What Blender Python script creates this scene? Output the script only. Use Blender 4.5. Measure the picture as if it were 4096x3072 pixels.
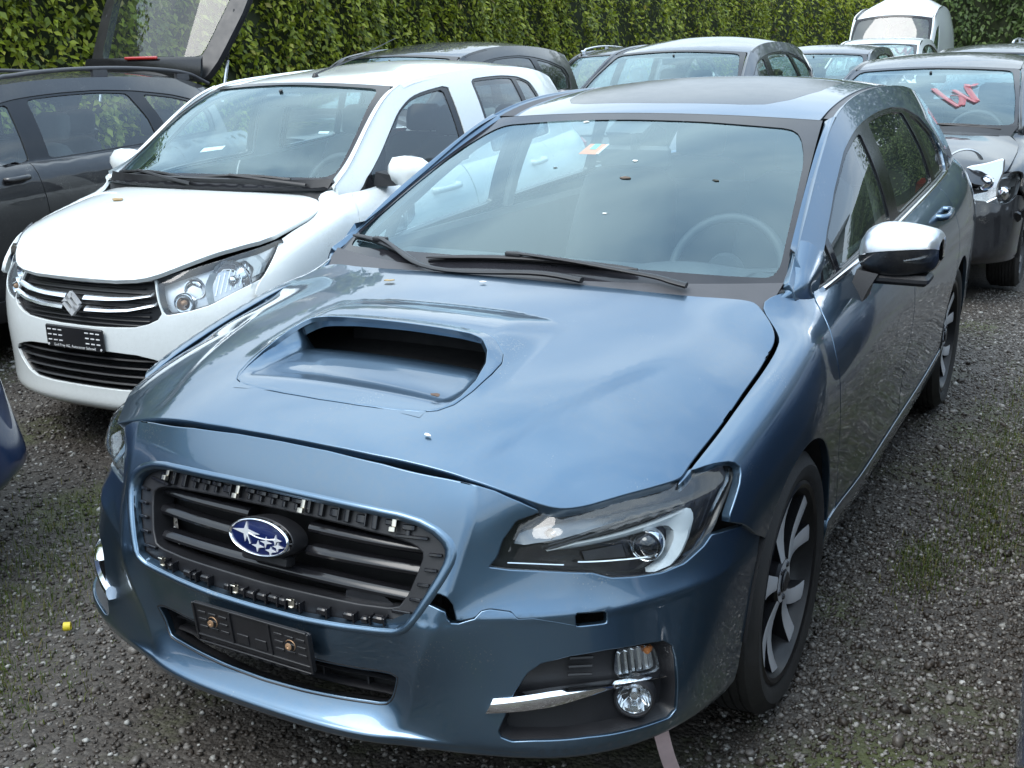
import bpy, math, random
import numpy as np
from mathutils import Vector, Matrix
from mathutils.geometry import delaunay_2d_cdt
for _o in list(bpy.data.objects): bpy.data.objects.remove(_o)
SC=bpy.context.scene; COL=SC.collection
R=math.radians
random.seed(7); RNG=np.random.default_rng(7)
# ---------------------------------------------------------------- camera
_f,_cx,_cy,_cz,_yaw,_pit,_rol=4380.892,1.4539309,-2.44656969,1.58996825,R(-29.04380426),R(16.89251823),R(-1.25074675)
_d=Vector((math.sin(_yaw)*math.cos(_pit),math.cos(_yaw)*math.cos(_pit),-math.sin(_pit)))
_r=_d.cross(Vector((0,0,1))).normalized(); _u=_r.cross(_d)
_c,_s=math.cos(_rol),math.sin(_rol); _r2=_c*_r+_s*_u; _u2=-_s*_r+_c*_u
cam=bpy.data.objects.new('camera',bpy.data.cameras.new('camera')); COL.objects.link(cam); SC.camera=cam
cam.matrix_world=Matrix(((_r2.x,_u2.x,-_d.x,_cx),(_r2.y,_u2.y,-_d.y,_cy),(_r2.z,_u2.z,-_d.z,_cz),(0,0,0,1)))
cam.data.sensor_fit='HORIZONTAL'; cam.data.sensor_width=36; cam.data.lens=36*_f/4096; cam.data.clip_start=.05; cam.data.clip_end=600
# ---------------------------------------------------------------- world: overcast sky
W=bpy.data.worlds.new('World'); SC.world=W; W.use_nodes=True
_n=W.node_tree.nodes; _l=W.node_tree.links; _n.clear()
SUN_EL,SUN_AZ=R(58),R(200)
sky=_n.new('ShaderNodeTexSky'); sky.sky_type='NISHITA'; sky.sun_disc=False; sky.sun_elevation=SUN_EL; sky.sun_rotation=SUN_AZ; sky.dust_density=3.0; sky.air_density=1.2; sky.ozone_density=1.0
hs=_n.new('ShaderNodeHueSaturation'); hs.inputs['Saturation'].default_value=.38; hs.inputs['Value'].default_value=.62
tc=_n.new('ShaderNodeTexCoord'); mp=_n.new('ShaderNodeMapping'); mp.inputs['Scale'].default_value=(1,1,1.9); mp.inputs['Location'].default_value=(.3,.1,.25)
nz=_n.new('ShaderNodeTexNoise'); nz.inputs['Scale'].default_value=1.9; nz.inputs['Detail'].default_value=5; nz.inputs['Roughness'].default_value=.52; nz.inputs['Distortion'].default_value=.3
rp=_n.new('ShaderNodeValToRGB'); rp.color_ramp.elements[0].position=.36; rp.color_ramp.elements[1].position=.64
rp.color_ramp.elements[0].color=(3.0,4.3,6.0,1); rp.color_ramp.elements[1].color=(8.2,9.3,9.9,1)
mx=_n.new('ShaderNodeMix'); mx.data_type='RGBA'; mx.inputs[0].default_value=.80
bg=_n.new('ShaderNodeBackground'); bg.inputs['Strength'].default_value=.12; wo=_n.new('ShaderNodeOutputWorld')
_l.new(sky.outputs[0],hs.inputs['Color']); _l.new(tc.outputs['Generated'],mp.inputs[0]); _l.new(mp.outputs[0],nz.inputs['Vector']); _l.new(nz.outputs[0],rp.inputs[0])
_l.new(hs.outputs[0],mx.inputs[6]); _l.new(rp.outputs[0],mx.inputs[7]); # overcast skies are brightest overhead
sep=_n.new('ShaderNodeSeparateXYZ'); mr=_n.new('ShaderNodeMapRange'); mr.inputs[1].default_value=0; mr.inputs[2].default_value=1; mr.inputs[3].default_value=.55; mr.inputs[4].default_value=1.35
vm=_n.new('ShaderNodeVectorMath'); vm.operation='SCALE'; _l.new(tc.outputs['Generated'],sep.inputs[0]); _l.new(sep.outputs['Z'],mr.inputs[0]); _l.new(mx.outputs[2],vm.inputs[0]); _l.new(mr.outputs[0],vm.inputs['Scale']); _l.new(vm.outputs[0],bg.inputs[0]); _l.new(bg.outputs[0],wo.inputs[0])
# ---------------------------------------------------------------- soft sun behind cloud
sl=bpy.data.lights.new('sun','SUN'); sl.energy=.8; sl.angle=R(35); sl.color=(1,.97,.93)
so=bpy.data.objects.new('sun',sl); COL.objects.link(so)
_sd=Vector((math.sin(SUN_AZ)*math.cos(SUN_EL),math.cos(SUN_AZ)*math.cos(SUN_EL),math.sin(SUN_EL))); so.rotation_euler=_sd.to_track_quat('Z','Y').to_euler()
SC.view_settings.view_transform='Standard'; SC.view_settings.look='None'; SC.view_settings.gamma=1; SC.view_settings.exposure=1.4; SC.view_settings.use_curve_mapping=False
# ---------------------------------------------------------------- numeric helpers
def bsp_basis(t):
    t2=t*t; t3=t2*t
    return np.stack([(1-3*t+3*t2-t3)/6,(4-6*t2+3*t3)/6,(1+3*t+3*t2-3*t3)/6,t3/6],-1)
def bsp_eval(P,u,closed=False):
    """uniform cubic B-spline with end reflection; P (n,k), u in [0,n-1]"""
    n=len(P)
    if closed: Q=np.concatenate([P[-1:],P,P[:2]])
    else: Q=np.concatenate([2*P[:1]-P[1:2],P,2*P[-1:]-P[-2:-1],3*P[-1:]-2*P[-2:-1]])
    i=np.clip(np.floor(u).astype(int),0,(n-1 if closed else n-2)); t=u-i
    if not closed: i=np.minimum(i,n-2); t=u-i
    w=bsp_basis(t); idx=i[:,None]+np.arange(4)
    return (w[...,None]*Q[idx]).sum(1)
def bsp_fit(P,it=3,closed=False):
    C=P.copy(); u=np.arange(len(P)).astype(float)
    for _ in range(it): C=C+(P-bsp_eval(C,u,closed))
    return C
def curve(pts,n=60,closed=False,it=3):
    """smooth curve through points"""
    P=np.asarray(pts,float); C=bsp_fit(P,it,closed); m=len(P) if closed else len(P)-1
    return bsp_eval(C,np.linspace(0,m,n,endpoint=not closed),closed)
def resample(P,step=None,n=None,closed=False):
    P=np.asarray(P,float); Q=np.concatenate([P,P[:1]]) if closed else P
    L=np.concatenate([[0],np.cumsum(np.linalg.norm(np.diff(Q,axis=0),axis=1))])
    if n is None: n=max(3,int(round(L[-1]/step))+(0 if closed else 1))
    t=np.linspace(0,L[-1],n,endpoint=not closed)
    return np.stack([np.interp(t,L,Q[:,k]) for k in range(P.shape[1])],-1)
def polyround(pts,rad,n=5):
    """closed 2D polygon with rounded corners; rad scalar or list"""
    P=np.asarray(pts,float); N=len(P); out=[]
    for i in range(N):
        r=rad[i] if hasattr(rad,'__len__') else rad
        a,b,c=P[i-1],P[i],P[(i+1)%N]; la=np.linalg.norm(a-b); lc=np.linalg.norm(c-b)
        d=min(r,la*.48,lc*.48)
        if d<1e-6: out.append(b); continue
        p0=b+(a-b)/la*d; p2=b+(c-b)/lc*d
        for t in np.linspace(0,1,n): out.append((1-t)**2*p0+2*t*(1-t)*b+t*t*p2)
    return np.array(out)
def inpoly(P,Q):
    """points P (n,2) in polygon Q"""
    x,y=P[:,0],P[:,1]; r=np.zeros(len(P),bool); q=np.asarray(Q); p=np.roll(q,1,axis=0)
    for (x1,y1),(x2,y2) in zip(p,q):
        if y1==y2: continue
        c=((y1>y)!=(y2>y))&(x<(x2-x1)*(y-y1)/(y2-y1)+x1); r^=c
    return r
def dist_poly(P,Q,closed=True):
    q=np.asarray(Q); d=np.full(len(P),1e9); n=len(q)
    for i in range(n if closed else n-1):
        a=q[i]; b=q[(i+1)%n]; ab=b-a; l=ab@ab
        if l<1e-14: continue
        t=np.clip(((P-a)@ab)/l,0,1); d=np.minimum(d,np.hypot(*(P-a-t[:,None]*ab).T))
    return d
def sstep(x,a,b):
    t=np.clip((np.asarray(x,float)-a)/(b-a),0,1); return t*t*(3-2*t)
class Grid:
    """smooth tensor surface from a control grid G (nu,nv,3) with parameter knots U,V"""
    def __init__(s,G,U,V,it=3):
        G=np.asarray(G,float); s.U=np.asarray(U,float); s.V=np.asarray(V,float); nu,nv,_=G.shape
        C=bsp_fit(G.reshape(nu,-1),it).reshape(nu,nv,3)
        C=bsp_fit(C.transpose(1,0,2).reshape(nv,-1),it).reshape(nv,nu,3).transpose(1,0,2)
        s.C=np.pad(C,((1,2),(1,2),(0,0)))
        c=s.C
        c[0,1:-2]=2*c[1,1:-2]-c[2,1:-2]; c[nu+1,1:-2]=2*c[nu,1:-2]-c[nu-1,1:-2]; c[nu+2,1:-2]=3*c[nu,1:-2]-2*c[nu-1,1:-2]
        c[:,0]=2*c[:,1]-c[:,2]; c[:,nv+1]=2*c[:,nv]-c[:,nv-1]; c[:,nv+2]=3*c[:,nv]-2*c[:,nv-1]
        s.nu,s.nv=nu,nv
        s.iu=curve(np.stack([np.arange(nu),s.U],-1),400,it=3); s.iv=curve(np.stack([np.arange(nv),s.V],-1),400,it=3)
    def __call__(s,uv):
        uv=np.asarray(uv,float)
        a=np.interp(uv[:,0],s.iu[:,1],s.iu[:,0]); b=np.interp(uv[:,1],s.iv[:,1],s.iv[:,0])
        i=np.clip(np.floor(a).astype(int),0,s.nu-2); j=np.clip(np.floor(b).astype(int),0,s.nv-2)
        wu=bsp_basis(a-i); wv=bsp_basis(b-j)
        Q=s.C[i[:,None,None]+np.arange(4)[None,:,None],j[:,None,None]+np.arange(4)[None,None,:]]
        return np.einsum('ni,nj,nijk->nk',wu,wv,Q)
def normals(M,uv,h=2e-3):
    uv=np.asarray(uv,float); e=np.array([h,0]); f=np.array([0,h])
    n=np.cross(M(uv+e)-M(uv-e),M(uv+f)-M(uv-f)); l=np.linalg.norm(n,axis=1,keepdims=True); return n/np.maximum(l,1e-12)
# ---------------------------------------------------------------- mesh helpers
def link(name,me,parent=None,mat=None,label=None,cat=None,group=None,kind=None):
    o=bpy.data.objects.new(name,me); COL.objects.link(o)
    if parent is not None: o.parent=parent
    if mat is not None and me is not None: me.materials.append(mat)
    for k,v in (('label',label),('category',cat),('group',group),('kind',kind)):
        if v: o[k]=v
    return o
def empty(name,loc=(0,0,0),rz=0,**k):
    o=link(name,None,**k); o.empty_display_size=.2; o.location=loc; o.rotation_euler=(0,0,rz); return o
def mesh(name,V,F,parent=None,mat=None,N=None,smooth=True,angle=None,**k):
    me=bpy.data.meshes.new(name); V=np.asarray(V,float)
    me.from_pydata(V.tolist(),[],[list(map(int,f)) for f in F]); me.validate()
    if smooth: me.polygons.foreach_set('use_smooth',[True]*len(me.polygons))
    if N is not None and len(me.vertices)==len(V): me.normals_split_custom_set_from_vertices(np.asarray(N).tolist())
    elif angle is not None: me.set_sharp_from_angle(angle=R(angle))
    me.update(); return link(name,me,parent,mat,**k)
class MB:
    """collects simple solids into one mesh"""
    def __init__(s): s.V=[]; s.F=[]; s.n=0
    def add(s,V,F):
        V=np.asarray(V,float); s.V.append(V); s.F+=[[i+s.n for i in f] for f in F]; s.n+=len(V); return s
    def box(s,c,d,rot=None,bev=0):
        c=np.array(c,float); h=np.array(d,float)/2
        if bev<=0:
            P=np.array([(x,y,z) for x in (-1,1) for y in (-1,1) for z in (-1,1)])*h; F=[(0,1,3,2),(4,6,7,5),(0,4,5,1),(2,3,7,6),(0,2,6,4),(1,5,7,3)]
        else:
            b=min(bev,*(h*.95)); P=[];F=[]
            o=polyround([(-h[0],-h[1]),(h[0],-h[1]),(h[0],h[1]),(-h[0],h[1])],b*1.2,3); o2=polyround([(-h[0]+b,-h[1]+b),(h[0]-b,-h[1]+b),(h[0]-b,h[1]-b),(-h[0]+b,h[1]-b)],b*.6,3)
            n=len(o); rings=[(o2,-h[2]),(o,-h[2]+b),(o,h[2]-b),(o2,h[2])]
            for q,zz in rings: P+= [(a,b_,zz) for a,b_ in q]
            for k in range(3):
                for i in range(n): F.append((k*n+i,k*n+(i+1)%n,(k+1)*n+(i+1)%n,(k+1)*n+i))
            F.append(tuple(range(n))[::-1]); F.append(tuple(range(3*n,4*n))); P=np.array(P)
        if rot is not None: P=P@np.array(rot).T
        return s.add(P+c,F)
    def tube(s,path,r,n=8,cap=True,flat=None):
        P=np.asarray(path,float); m=len(P); r=np.broadcast_to(np.asarray(r,float),(m,)); T=np.gradient(P,axis=0); T/=np.linalg.norm(T,axis=1,keepdims=True)+1e-12
        up=np.array([0,0,1.]) if abs(T[0][2])<.9 else np.array([1.,0,0]); V=[];F=[]
        for i in range(m):
            a=np.cross(T[i],up); a/=np.linalg.norm(a)+1e-12; b=np.cross(a,T[i])
            for k in range(n):
                t=2*math.pi*k/n; V.append(P[i]+r[i]*(math.cos(t)*a+math.sin(t)*b*(flat or 1)))
        for i in range(m-1):
            for k in range(n): F.append((i*n+k,i*n+(k+1)%n,(i+1)*n+(k+1)%n,(i+1)*n+k))
        if cap: F.append(tuple(range(n))[::-1]); F.append(tuple(range((m-1)*n,m*n)))
        return s.add(V,F)
    def loft(s,rings,closed=True,cap=True):
        n=len(rings[0]); V=np.concatenate([np.asarray(r,float) for r in rings]); F=[]
        for i in range(len(rings)-1):
            for k in range(n if closed else n-1): F.append((i*n+k,i*n+(k+1)%n,(i+1)*n+(k+1)%n,(i+1)*n+k))
        if cap and closed:
            if cap!='end': F.append(tuple(range(n))[::-1])
            F.append(tuple(range((len(rings)-1)*n,len(rings)*n)))
        return s.add(V,F)
    def lathe(s,prof,axis='x',c=(0,0,0),n=40,close=False):
        """profile [(axial,radius)]"""
        V=[];F=[];m=len(prof)
        for i in range(n):
            t=2*math.pi*i/n; C,S_=math.cos(t),math.sin(t)
            for a,r in prof:
                V.append({'x':(a,r*C,r*S_),'y':(r*C,a,r*S_),'z':(r*C,r*S_,a)}[axis])
        for i in range(n):
            j=(i+1)%n
            for k in range(m-1): F.append((i*m+k,i*m+k+1,j*m+k+1,j*m+k))
        return s.add(np.array(V)+np.array(c,float),F)
    def build(s,name,parent=None,mat=None,smooth=True,angle=35,**k):
        return mesh(name,np.concatenate(s.V),s.F,parent,mat,None,smooth,angle,**k)
def grid_faces(nu,nv): return [(i*nv+j,(i+1)*nv+j,(i+1)*nv+j+1,i*nv+j+1) for i in range(nu-1) for j in range(nv-1)]
BODY_C=np.array([0,1.2,.55])
def panel(name,M,outline,holes=(),step=.02,mat=None,parent=None,sgn=1,depth=.014,rad=.0025,off=0.0,cen=None,flip=None,dense=None,**kw):
    """trimmed surface patch with rolled edges. M maps (n,2) parameters to points; outline and holes are closed parameter polygons"""
    ol=resample(outline,step*.8,closed=True); hl=[resample(h,step*.7,closed=True) for h in holes]
    lo=ol.min(0); hi=ol.max(0); nx,ny=[max(2,int((hi-lo)[k]/step)+1) for k in (0,1)]
    A,B=np.meshgrid(np.linspace(lo[0],hi[0],nx),np.linspace(lo[1],hi[1],ny),indexing='ij')
    B=B+np.where(np.arange(nx)%2==0,.0,.25*(hi[1]-lo[1])/ny)[:,None]
    g=np.stack([A.ravel(),B.ravel()],-1); k=inpoly(g,ol)&(dist_poly(g,ol)>step*.45)
    for h in hl: k&=~inpoly(g,h)&(dist_poly(g,h)>step*.45)
    g=g[k]
    if dense is not None:
        k=np.ones(len(g),bool)
        for i0 in range(0,len(g),500):
            q=g[i0:i0+500]; d2=((q[:,None]-dense[None])**2).sum(2).min(1); k[i0:i0+500]=d2>(.75*step)**2
        g=g[k]
    pts=[ol]+hl+[g]; E=[]; b=0
    for q in [ol]+hl: E+= [(b+i,b+(i+1)%len(q)) for i in range(len(q))]; b+=len(q)
    P=np.concatenate(pts)
    if dense is not None: P=np.concatenate([P,dense])
    vo,eo,fo,_,_,_=delaunay_2d_cdt([Vector(p) for p in P],E,[],0,1e-6)
    P=np.array([(v.x,v.y) for v in vo]); F=np.array([f for f in fo if len(f)==3]); c=P[F].mean(1)
    k=inpoly(c,ol)
    for h in hl: k&=~inpoly(c,h)
    F=F[k]; us=np.unique(F); mp_=-np.ones(len(P),int); mp_[us]=np.arange(len(us)); P=P[us]; F=mp_[F]
    V=M(P); N=normals(M,P)
    cc=BODY_C if cen is None else np.asarray(cen,float)
    fl=(np.einsum('ij,ij->i',N,V-cc).mean()<0) if flip is None else flip
    if fl: N=-N
    fn=np.cross(V[F[:,1]]-V[F[:,0]],V[F[:,2]]-V[F[:,0]])
    bad=np.einsum('ij,ij->i',fn,N[F[:,0]])<0; F[bad]=F[bad][:,::-1]
    V=V+N*off
    if depth>0:
        e=np.concatenate([F[:,[0,1]],F[:,[1,2]],F[:,[2,0]]]); key={}
        for a,b_ in e: key[(a,b_)]=1
        be=[(a,b_) for a,b_ in key if (b_,a) not in key]
        bv=sorted({a for a,_ in be}|{b_ for _,b_ in be}); ix={v:i for i,v in enumerate(bv)}; out=np.zeros((len(bv),3))
        for a,b_ in be:
            t=V[b_]-V[a]; o=np.cross(t,N[a]); l=np.linalg.norm(o)
            if l>0: out[ix[a]]+=o/l; out[ix[b_]]+=o/l
        out/=np.linalg.norm(out,axis=1,keepdims=True)+1e-9
        nb=N[bv]; pb=V[bv]; n0=len(V); m=len(bv)
        V=np.concatenate([V,pb+out*rad*.7-nb*rad*.3,pb+out*rad-nb*rad,pb+out*rad-nb*depth])
        k1=(nb+out); k1/=np.linalg.norm(k1,axis=1,keepdims=True); N=np.concatenate([N,k1,out,out])
        F=[tuple(f) for f in F]; 
        for a,b_ in be:
            i,j=ix[a],ix[b_]; r0=(a,b_)
            q=[a,n0+i,n0+m+i,n0+2*m+i]; w=[b_,n0+j,n0+m+j,n0+2*m+j]
            for s_ in range(3): F.append((q[s_],q[s_+1],w[s_+1],w[s_]))
    F=[tuple(f) for f in F]
    if sgn<0: V=V*[-1,1,1]; N=N*[-1,1,1]; F=[f[::-1] for f in F]
    return mesh(name,V,F,parent,mat,N,**kw)
def surf_off(M,d,cen=None):
    """offset surface (outwards d)"""
    cc=BODY_C if cen is None else np.asarray(cen,float)
    def f(p):
        V=M(p); N=normals(M,p); s=np.sign(np.einsum('ij,ij->i',N,V-cc).mean()) or 1; return V+N*s*d
    return f
def strip(name,A,B,mat,parent,thick=.006,sgn=1,mid=None,**kw):
    """ribbon between polylines A and B (n,3), optional middle line, with thickness inward"""
    A=np.asarray(A,float);B=np.asarray(B,float); rows=[A]+([np.asarray(mid,float)] if mid is not None else [])+[B]
    if mid is not None:
        C3=np.stack(rows,1); rr=[]
        for t in np.linspace(0,2,9): 
            w=bsp_basis(np.array([t-min(int(t),1)]))[0]; i=min(int(t),1); Q=[2*C3[:,0]-C3[:,1],C3[:,0],C3[:,1],C3[:,2],2*C3[:,2]-C3[:,1]]
            cm=Q[2]+ (C3[:,1]-(Q[1]+4*Q[2]+Q[3])/6)*1.5; Q=[2*C3[:,0]-cm,C3[:,0],cm,C3[:,2],2*C3[:,2]-cm]
            rr.append(sum(w[k]*Q[i+k] for k in range(4)))
        rows=rr
    n=len(A); V=np.concatenate(rows); F=[(i*n+k,i*n+k+1,(i+1)*n+k+1,(i+1)*n+k) for i in range(len(rows)-1) for k in range(n-1)]
    V3=V.reshape(len(rows),n,3); nn=np.cross(np.gradient(V3,axis=1),np.gradient(V3,axis=0)); nn/=np.linalg.norm(nn,axis=2,keepdims=True)+1e-9
    s=np.sign((nn*(V3-np.array([0,1.5,.7]))).sum(2).mean()) or 1; nn*=s
    if s>0: F=[f[::-1] for f in F] if False else F
    W2=(V3-nn*thick).reshape(-1,3); m=len(V); F2=list(F)
    for r in (0,len(rows)-1):
        for k in range(n-1): F2.append((r*n+k,r*n+k+1,m+r*n+k+1,m+r*n+k))
    VV=np.concatenate([V,W2])
    if sgn<0: VV=VV*[-1,1,1]; F2=[f[::-1] for f in F2]
    o=mesh(name,VV,F2,parent,mat,None,True,50,**kw); import bmesh
    bm=bmesh.new(); bm.from_mesh(o.data); bmesh.ops.recalc_face_normals(bm,faces=bm.faces); bm.to_mesh(o.data); bm.free(); o.data.set_sharp_from_angle(angle=R(50)); return o
def mirx(P): return np.asarray(P,float)*[-1,1,1]
# ---------------------------------------------------------------- materials
MATS={}
def nodes(name):
    m=bpy.data.materials.new(name); m.use_nodes=True; return m,m.node_tree.nodes,m.node_tree.links,m.node_tree.nodes['Principled BSDF']
def noise_to(nt,scale,detail=3,coord='Object',rough=.5):
    n=nt.nodes.new('ShaderNodeTexNoise'); n.inputs['Scale'].default_value=scale; n.inputs['Detail'].default_value=detail; n.inputs['Roughness'].default_value=rough
    t=nt.nodes.new('ShaderNodeTexCoord'); nt.links.new(t.outputs[coord],n.inputs['Vector']); return n
def maprange(nt,src,a,b,c,d):
    m=nt.nodes.new('ShaderNodeMapRange'); m.inputs[1].default_value=a; m.inputs[2].default_value=b; m.inputs[3].default_value=c; m.inputs[4].default_value=d; nt.links.new(src,m.inputs[0]); return m.outputs[0]
def rampc(nt,src,stops):
    r=nt.nodes.new('ShaderNodeValToRGB'); e=r.color_ramp.elements
    while len(e)<len(stops): e.new(.5)
    for i,(p,c) in enumerate(stops): e[i].position=p; e[i].color=(*c,1) if len(c)==3 else c
    nt.links.new(src,r.inputs[0]); return r.outputs[0]
def paint(name,col,metal=0.0,rough=.35,coat=1.0,dirt=.25,dirtcol=(.20,.18,.15),spec=.5,flake=0):
    """car paint: pigment, clear coat, fine road dust and water spots"""
    m,n,l,b=nodes(name); nt=m.node_tree
    ns=noise_to(nt,3.2,6,rough=.62); n2=noise_to(nt,60,3,rough=.7)
    mm=nt.nodes.new('ShaderNodeMath'); mm.operation='MULTIPLY'; l.new(ns.outputs[0],mm.inputs[0]); l.new(n2.outputs[0],mm.inputs[1])
    f=maprange(nt,mm.outputs[0],.22,.42,0,dirt)
    mx=n.new('ShaderNodeMix'); mx.data_type='RGBA'; mx.inputs[6].default_value=(*col,1); mx.inputs[7].default_value=(*dirtcol,1); l.new(f,mx.inputs[0])
    sp_=noise_to(nt,260,2,rough=.5); s2=noise_to(nt,7,3); mm2=n.new('ShaderNodeMath'); mm2.operation='MULTIPLY'; l.new(sp_.outputs[0],mm2.inputs[0]); l.new(s2.outputs[0],mm2.inputs[1])
    m3=n.new('ShaderNodeMix'); m3.data_type='RGBA'; l.new(maprange(nt,mm2.outputs[0],.40,.46,0,.45),m3.inputs[0]); l.new(mx.outputs[2],m3.inputs[6]); m3.inputs[7].default_value=(.34,.33,.30,1)
    l.new(m3.outputs[2],b.inputs['Base Color']); b.inputs['Metallic'].default_value=metal; b.inputs['Roughness'].default_value=rough; b.inputs['Coat Weight'].default_value=coat
    cr=maprange(nt,mm.outputs[0],.15,.45,.02,.02+.22*dirt); l.new(cr,b.inputs['Coat Roughness']); b.inputs['Specular IOR Level'].default_value=spec; b.inputs['Coat IOR'].default_value=1.5
    if flake:
        v=noise_to(nt,900,1); bp=n.new('ShaderNodeBump'); bp.inputs['Strength'].default_value=flake; bp.inputs['Distance'].default_value=.0006; l.new(v.outputs[0],bp.inputs['Height']); l.new(bp.outputs[0],b.inputs['Normal'])
    return m
def plain(name,col,rough=.5,metal=0,spec=.5,bump=0,bscale=300,var=.15,coat=0):
    m,n,l,b=nodes(name); nt=m.node_tree; ns=noise_to(nt,14,5,rough=.6)
    c=rampc(nt,ns.outputs[0],[(.3,tuple(x*(1-var) for x in col)),(.7,tuple(min(1,x*(1+var)) for x in col))]); l.new(c,b.inputs['Base Color'])
    b.inputs['Metallic'].default_value=metal; l.new(maprange(nt,ns.outputs[0],.3,.7,max(0,rough*.85),min(1,rough*1.15)),b.inputs['Roughness']); b.inputs['Specular IOR Level'].default_value=spec; b.inputs['Coat Weight'].default_value=coat
    if bump:
        v=noise_to(nt,bscale,2); bp=n.new('ShaderNodeBump'); bp.inputs['Strength'].default_value=bump; bp.inputs['Distance'].default_value=.001; l.new(v.outputs[0],bp.inputs['Height']); l.new(bp.outputs[0],b.inputs['Normal'])
    return m
def glass(name,tint=(.80,.88,.86),f0=.075,film=.0,filmcol=(.55,.6,.6),refl=(1,1,1)):
    """thin sheet of glass: transmitted light tinted, both faces reflecting, optional diffuse film, painted-in sky brightness on panes"""
    m,n,l,b=nodes(name); nt=m.node_tree; n.remove(b); out=n['Material Output']
    lw=n.new('ShaderNodeLayerWeight'); lw.inputs['Blend'].default_value=.5
    p=n.new('ShaderNodeMath'); p.operation='POWER'; p.inputs[1].default_value=4.0; l.new(lw.outputs['Facing'],p.inputs[0])
    f=maprange(nt,p.outputs[0],0,1,f0,1)
    tr=n.new('ShaderNodeBsdfTransparent'); tr.inputs[0].default_value=(*tint,1); gl=n.new('ShaderNodeBsdfGlossy'); gl.inputs['Roughness'].default_value=.0; gl.inputs['Color'].default_value=(*refl,1)
    mx=n.new('ShaderNodeMixShader'); l.new(f,mx.inputs[0]); l.new(tr.outputs[0],mx.inputs[1]); l.new(gl.outputs[0],mx.inputs[2]); last=mx.outputs[0]
    if film>0:  # diffuse film puts reflected-sky brightness into the pane colour
        ns=noise_to(nt,4,6,rough=.6); d=n.new('ShaderNodeBsdfDiffuse'); d.inputs[0].default_value=(*filmcol,1); m2=n.new('ShaderNodeMixShader')
        l.new(maprange(nt,ns.outputs[0],.3,.75,film*.6,film*1.4),m2.inputs[0]); l.new(last,m2.inputs[1]); l.new(d.outputs[0],m2.inputs[2]); last=m2.outputs[0]
    l.new(last,out.inputs[0]); return m
def two_tone(name):
    m,n,l,b=nodes(name); nt=m.node_tree; g=n.new('ShaderNodeTexCoord'); s=n.new('ShaderNodeSeparateXYZ'); l.new(g.outputs['Normal'],s.inputs[0]); a=n.new('ShaderNodeMath'); a.operation='ABSOLUTE'; l.new(s.outputs['X'],a.inputs[0])
    f=maprange(nt,a.outputs[0],.72,.84,0,1); mx=n.new('ShaderNodeMix'); mx.data_type='RGBA'; mx.inputs[6].default_value=(.012,.012,.014,1); mx.inputs[7].default_value=(.62,.63,.65,1); l.new(f,mx.inputs[0]); l.new(mx.outputs[2],b.inputs['Base Color']); b.inputs['Metallic'].default_value=.35; b.inputs['Roughness'].default_value=.28; return m
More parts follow.
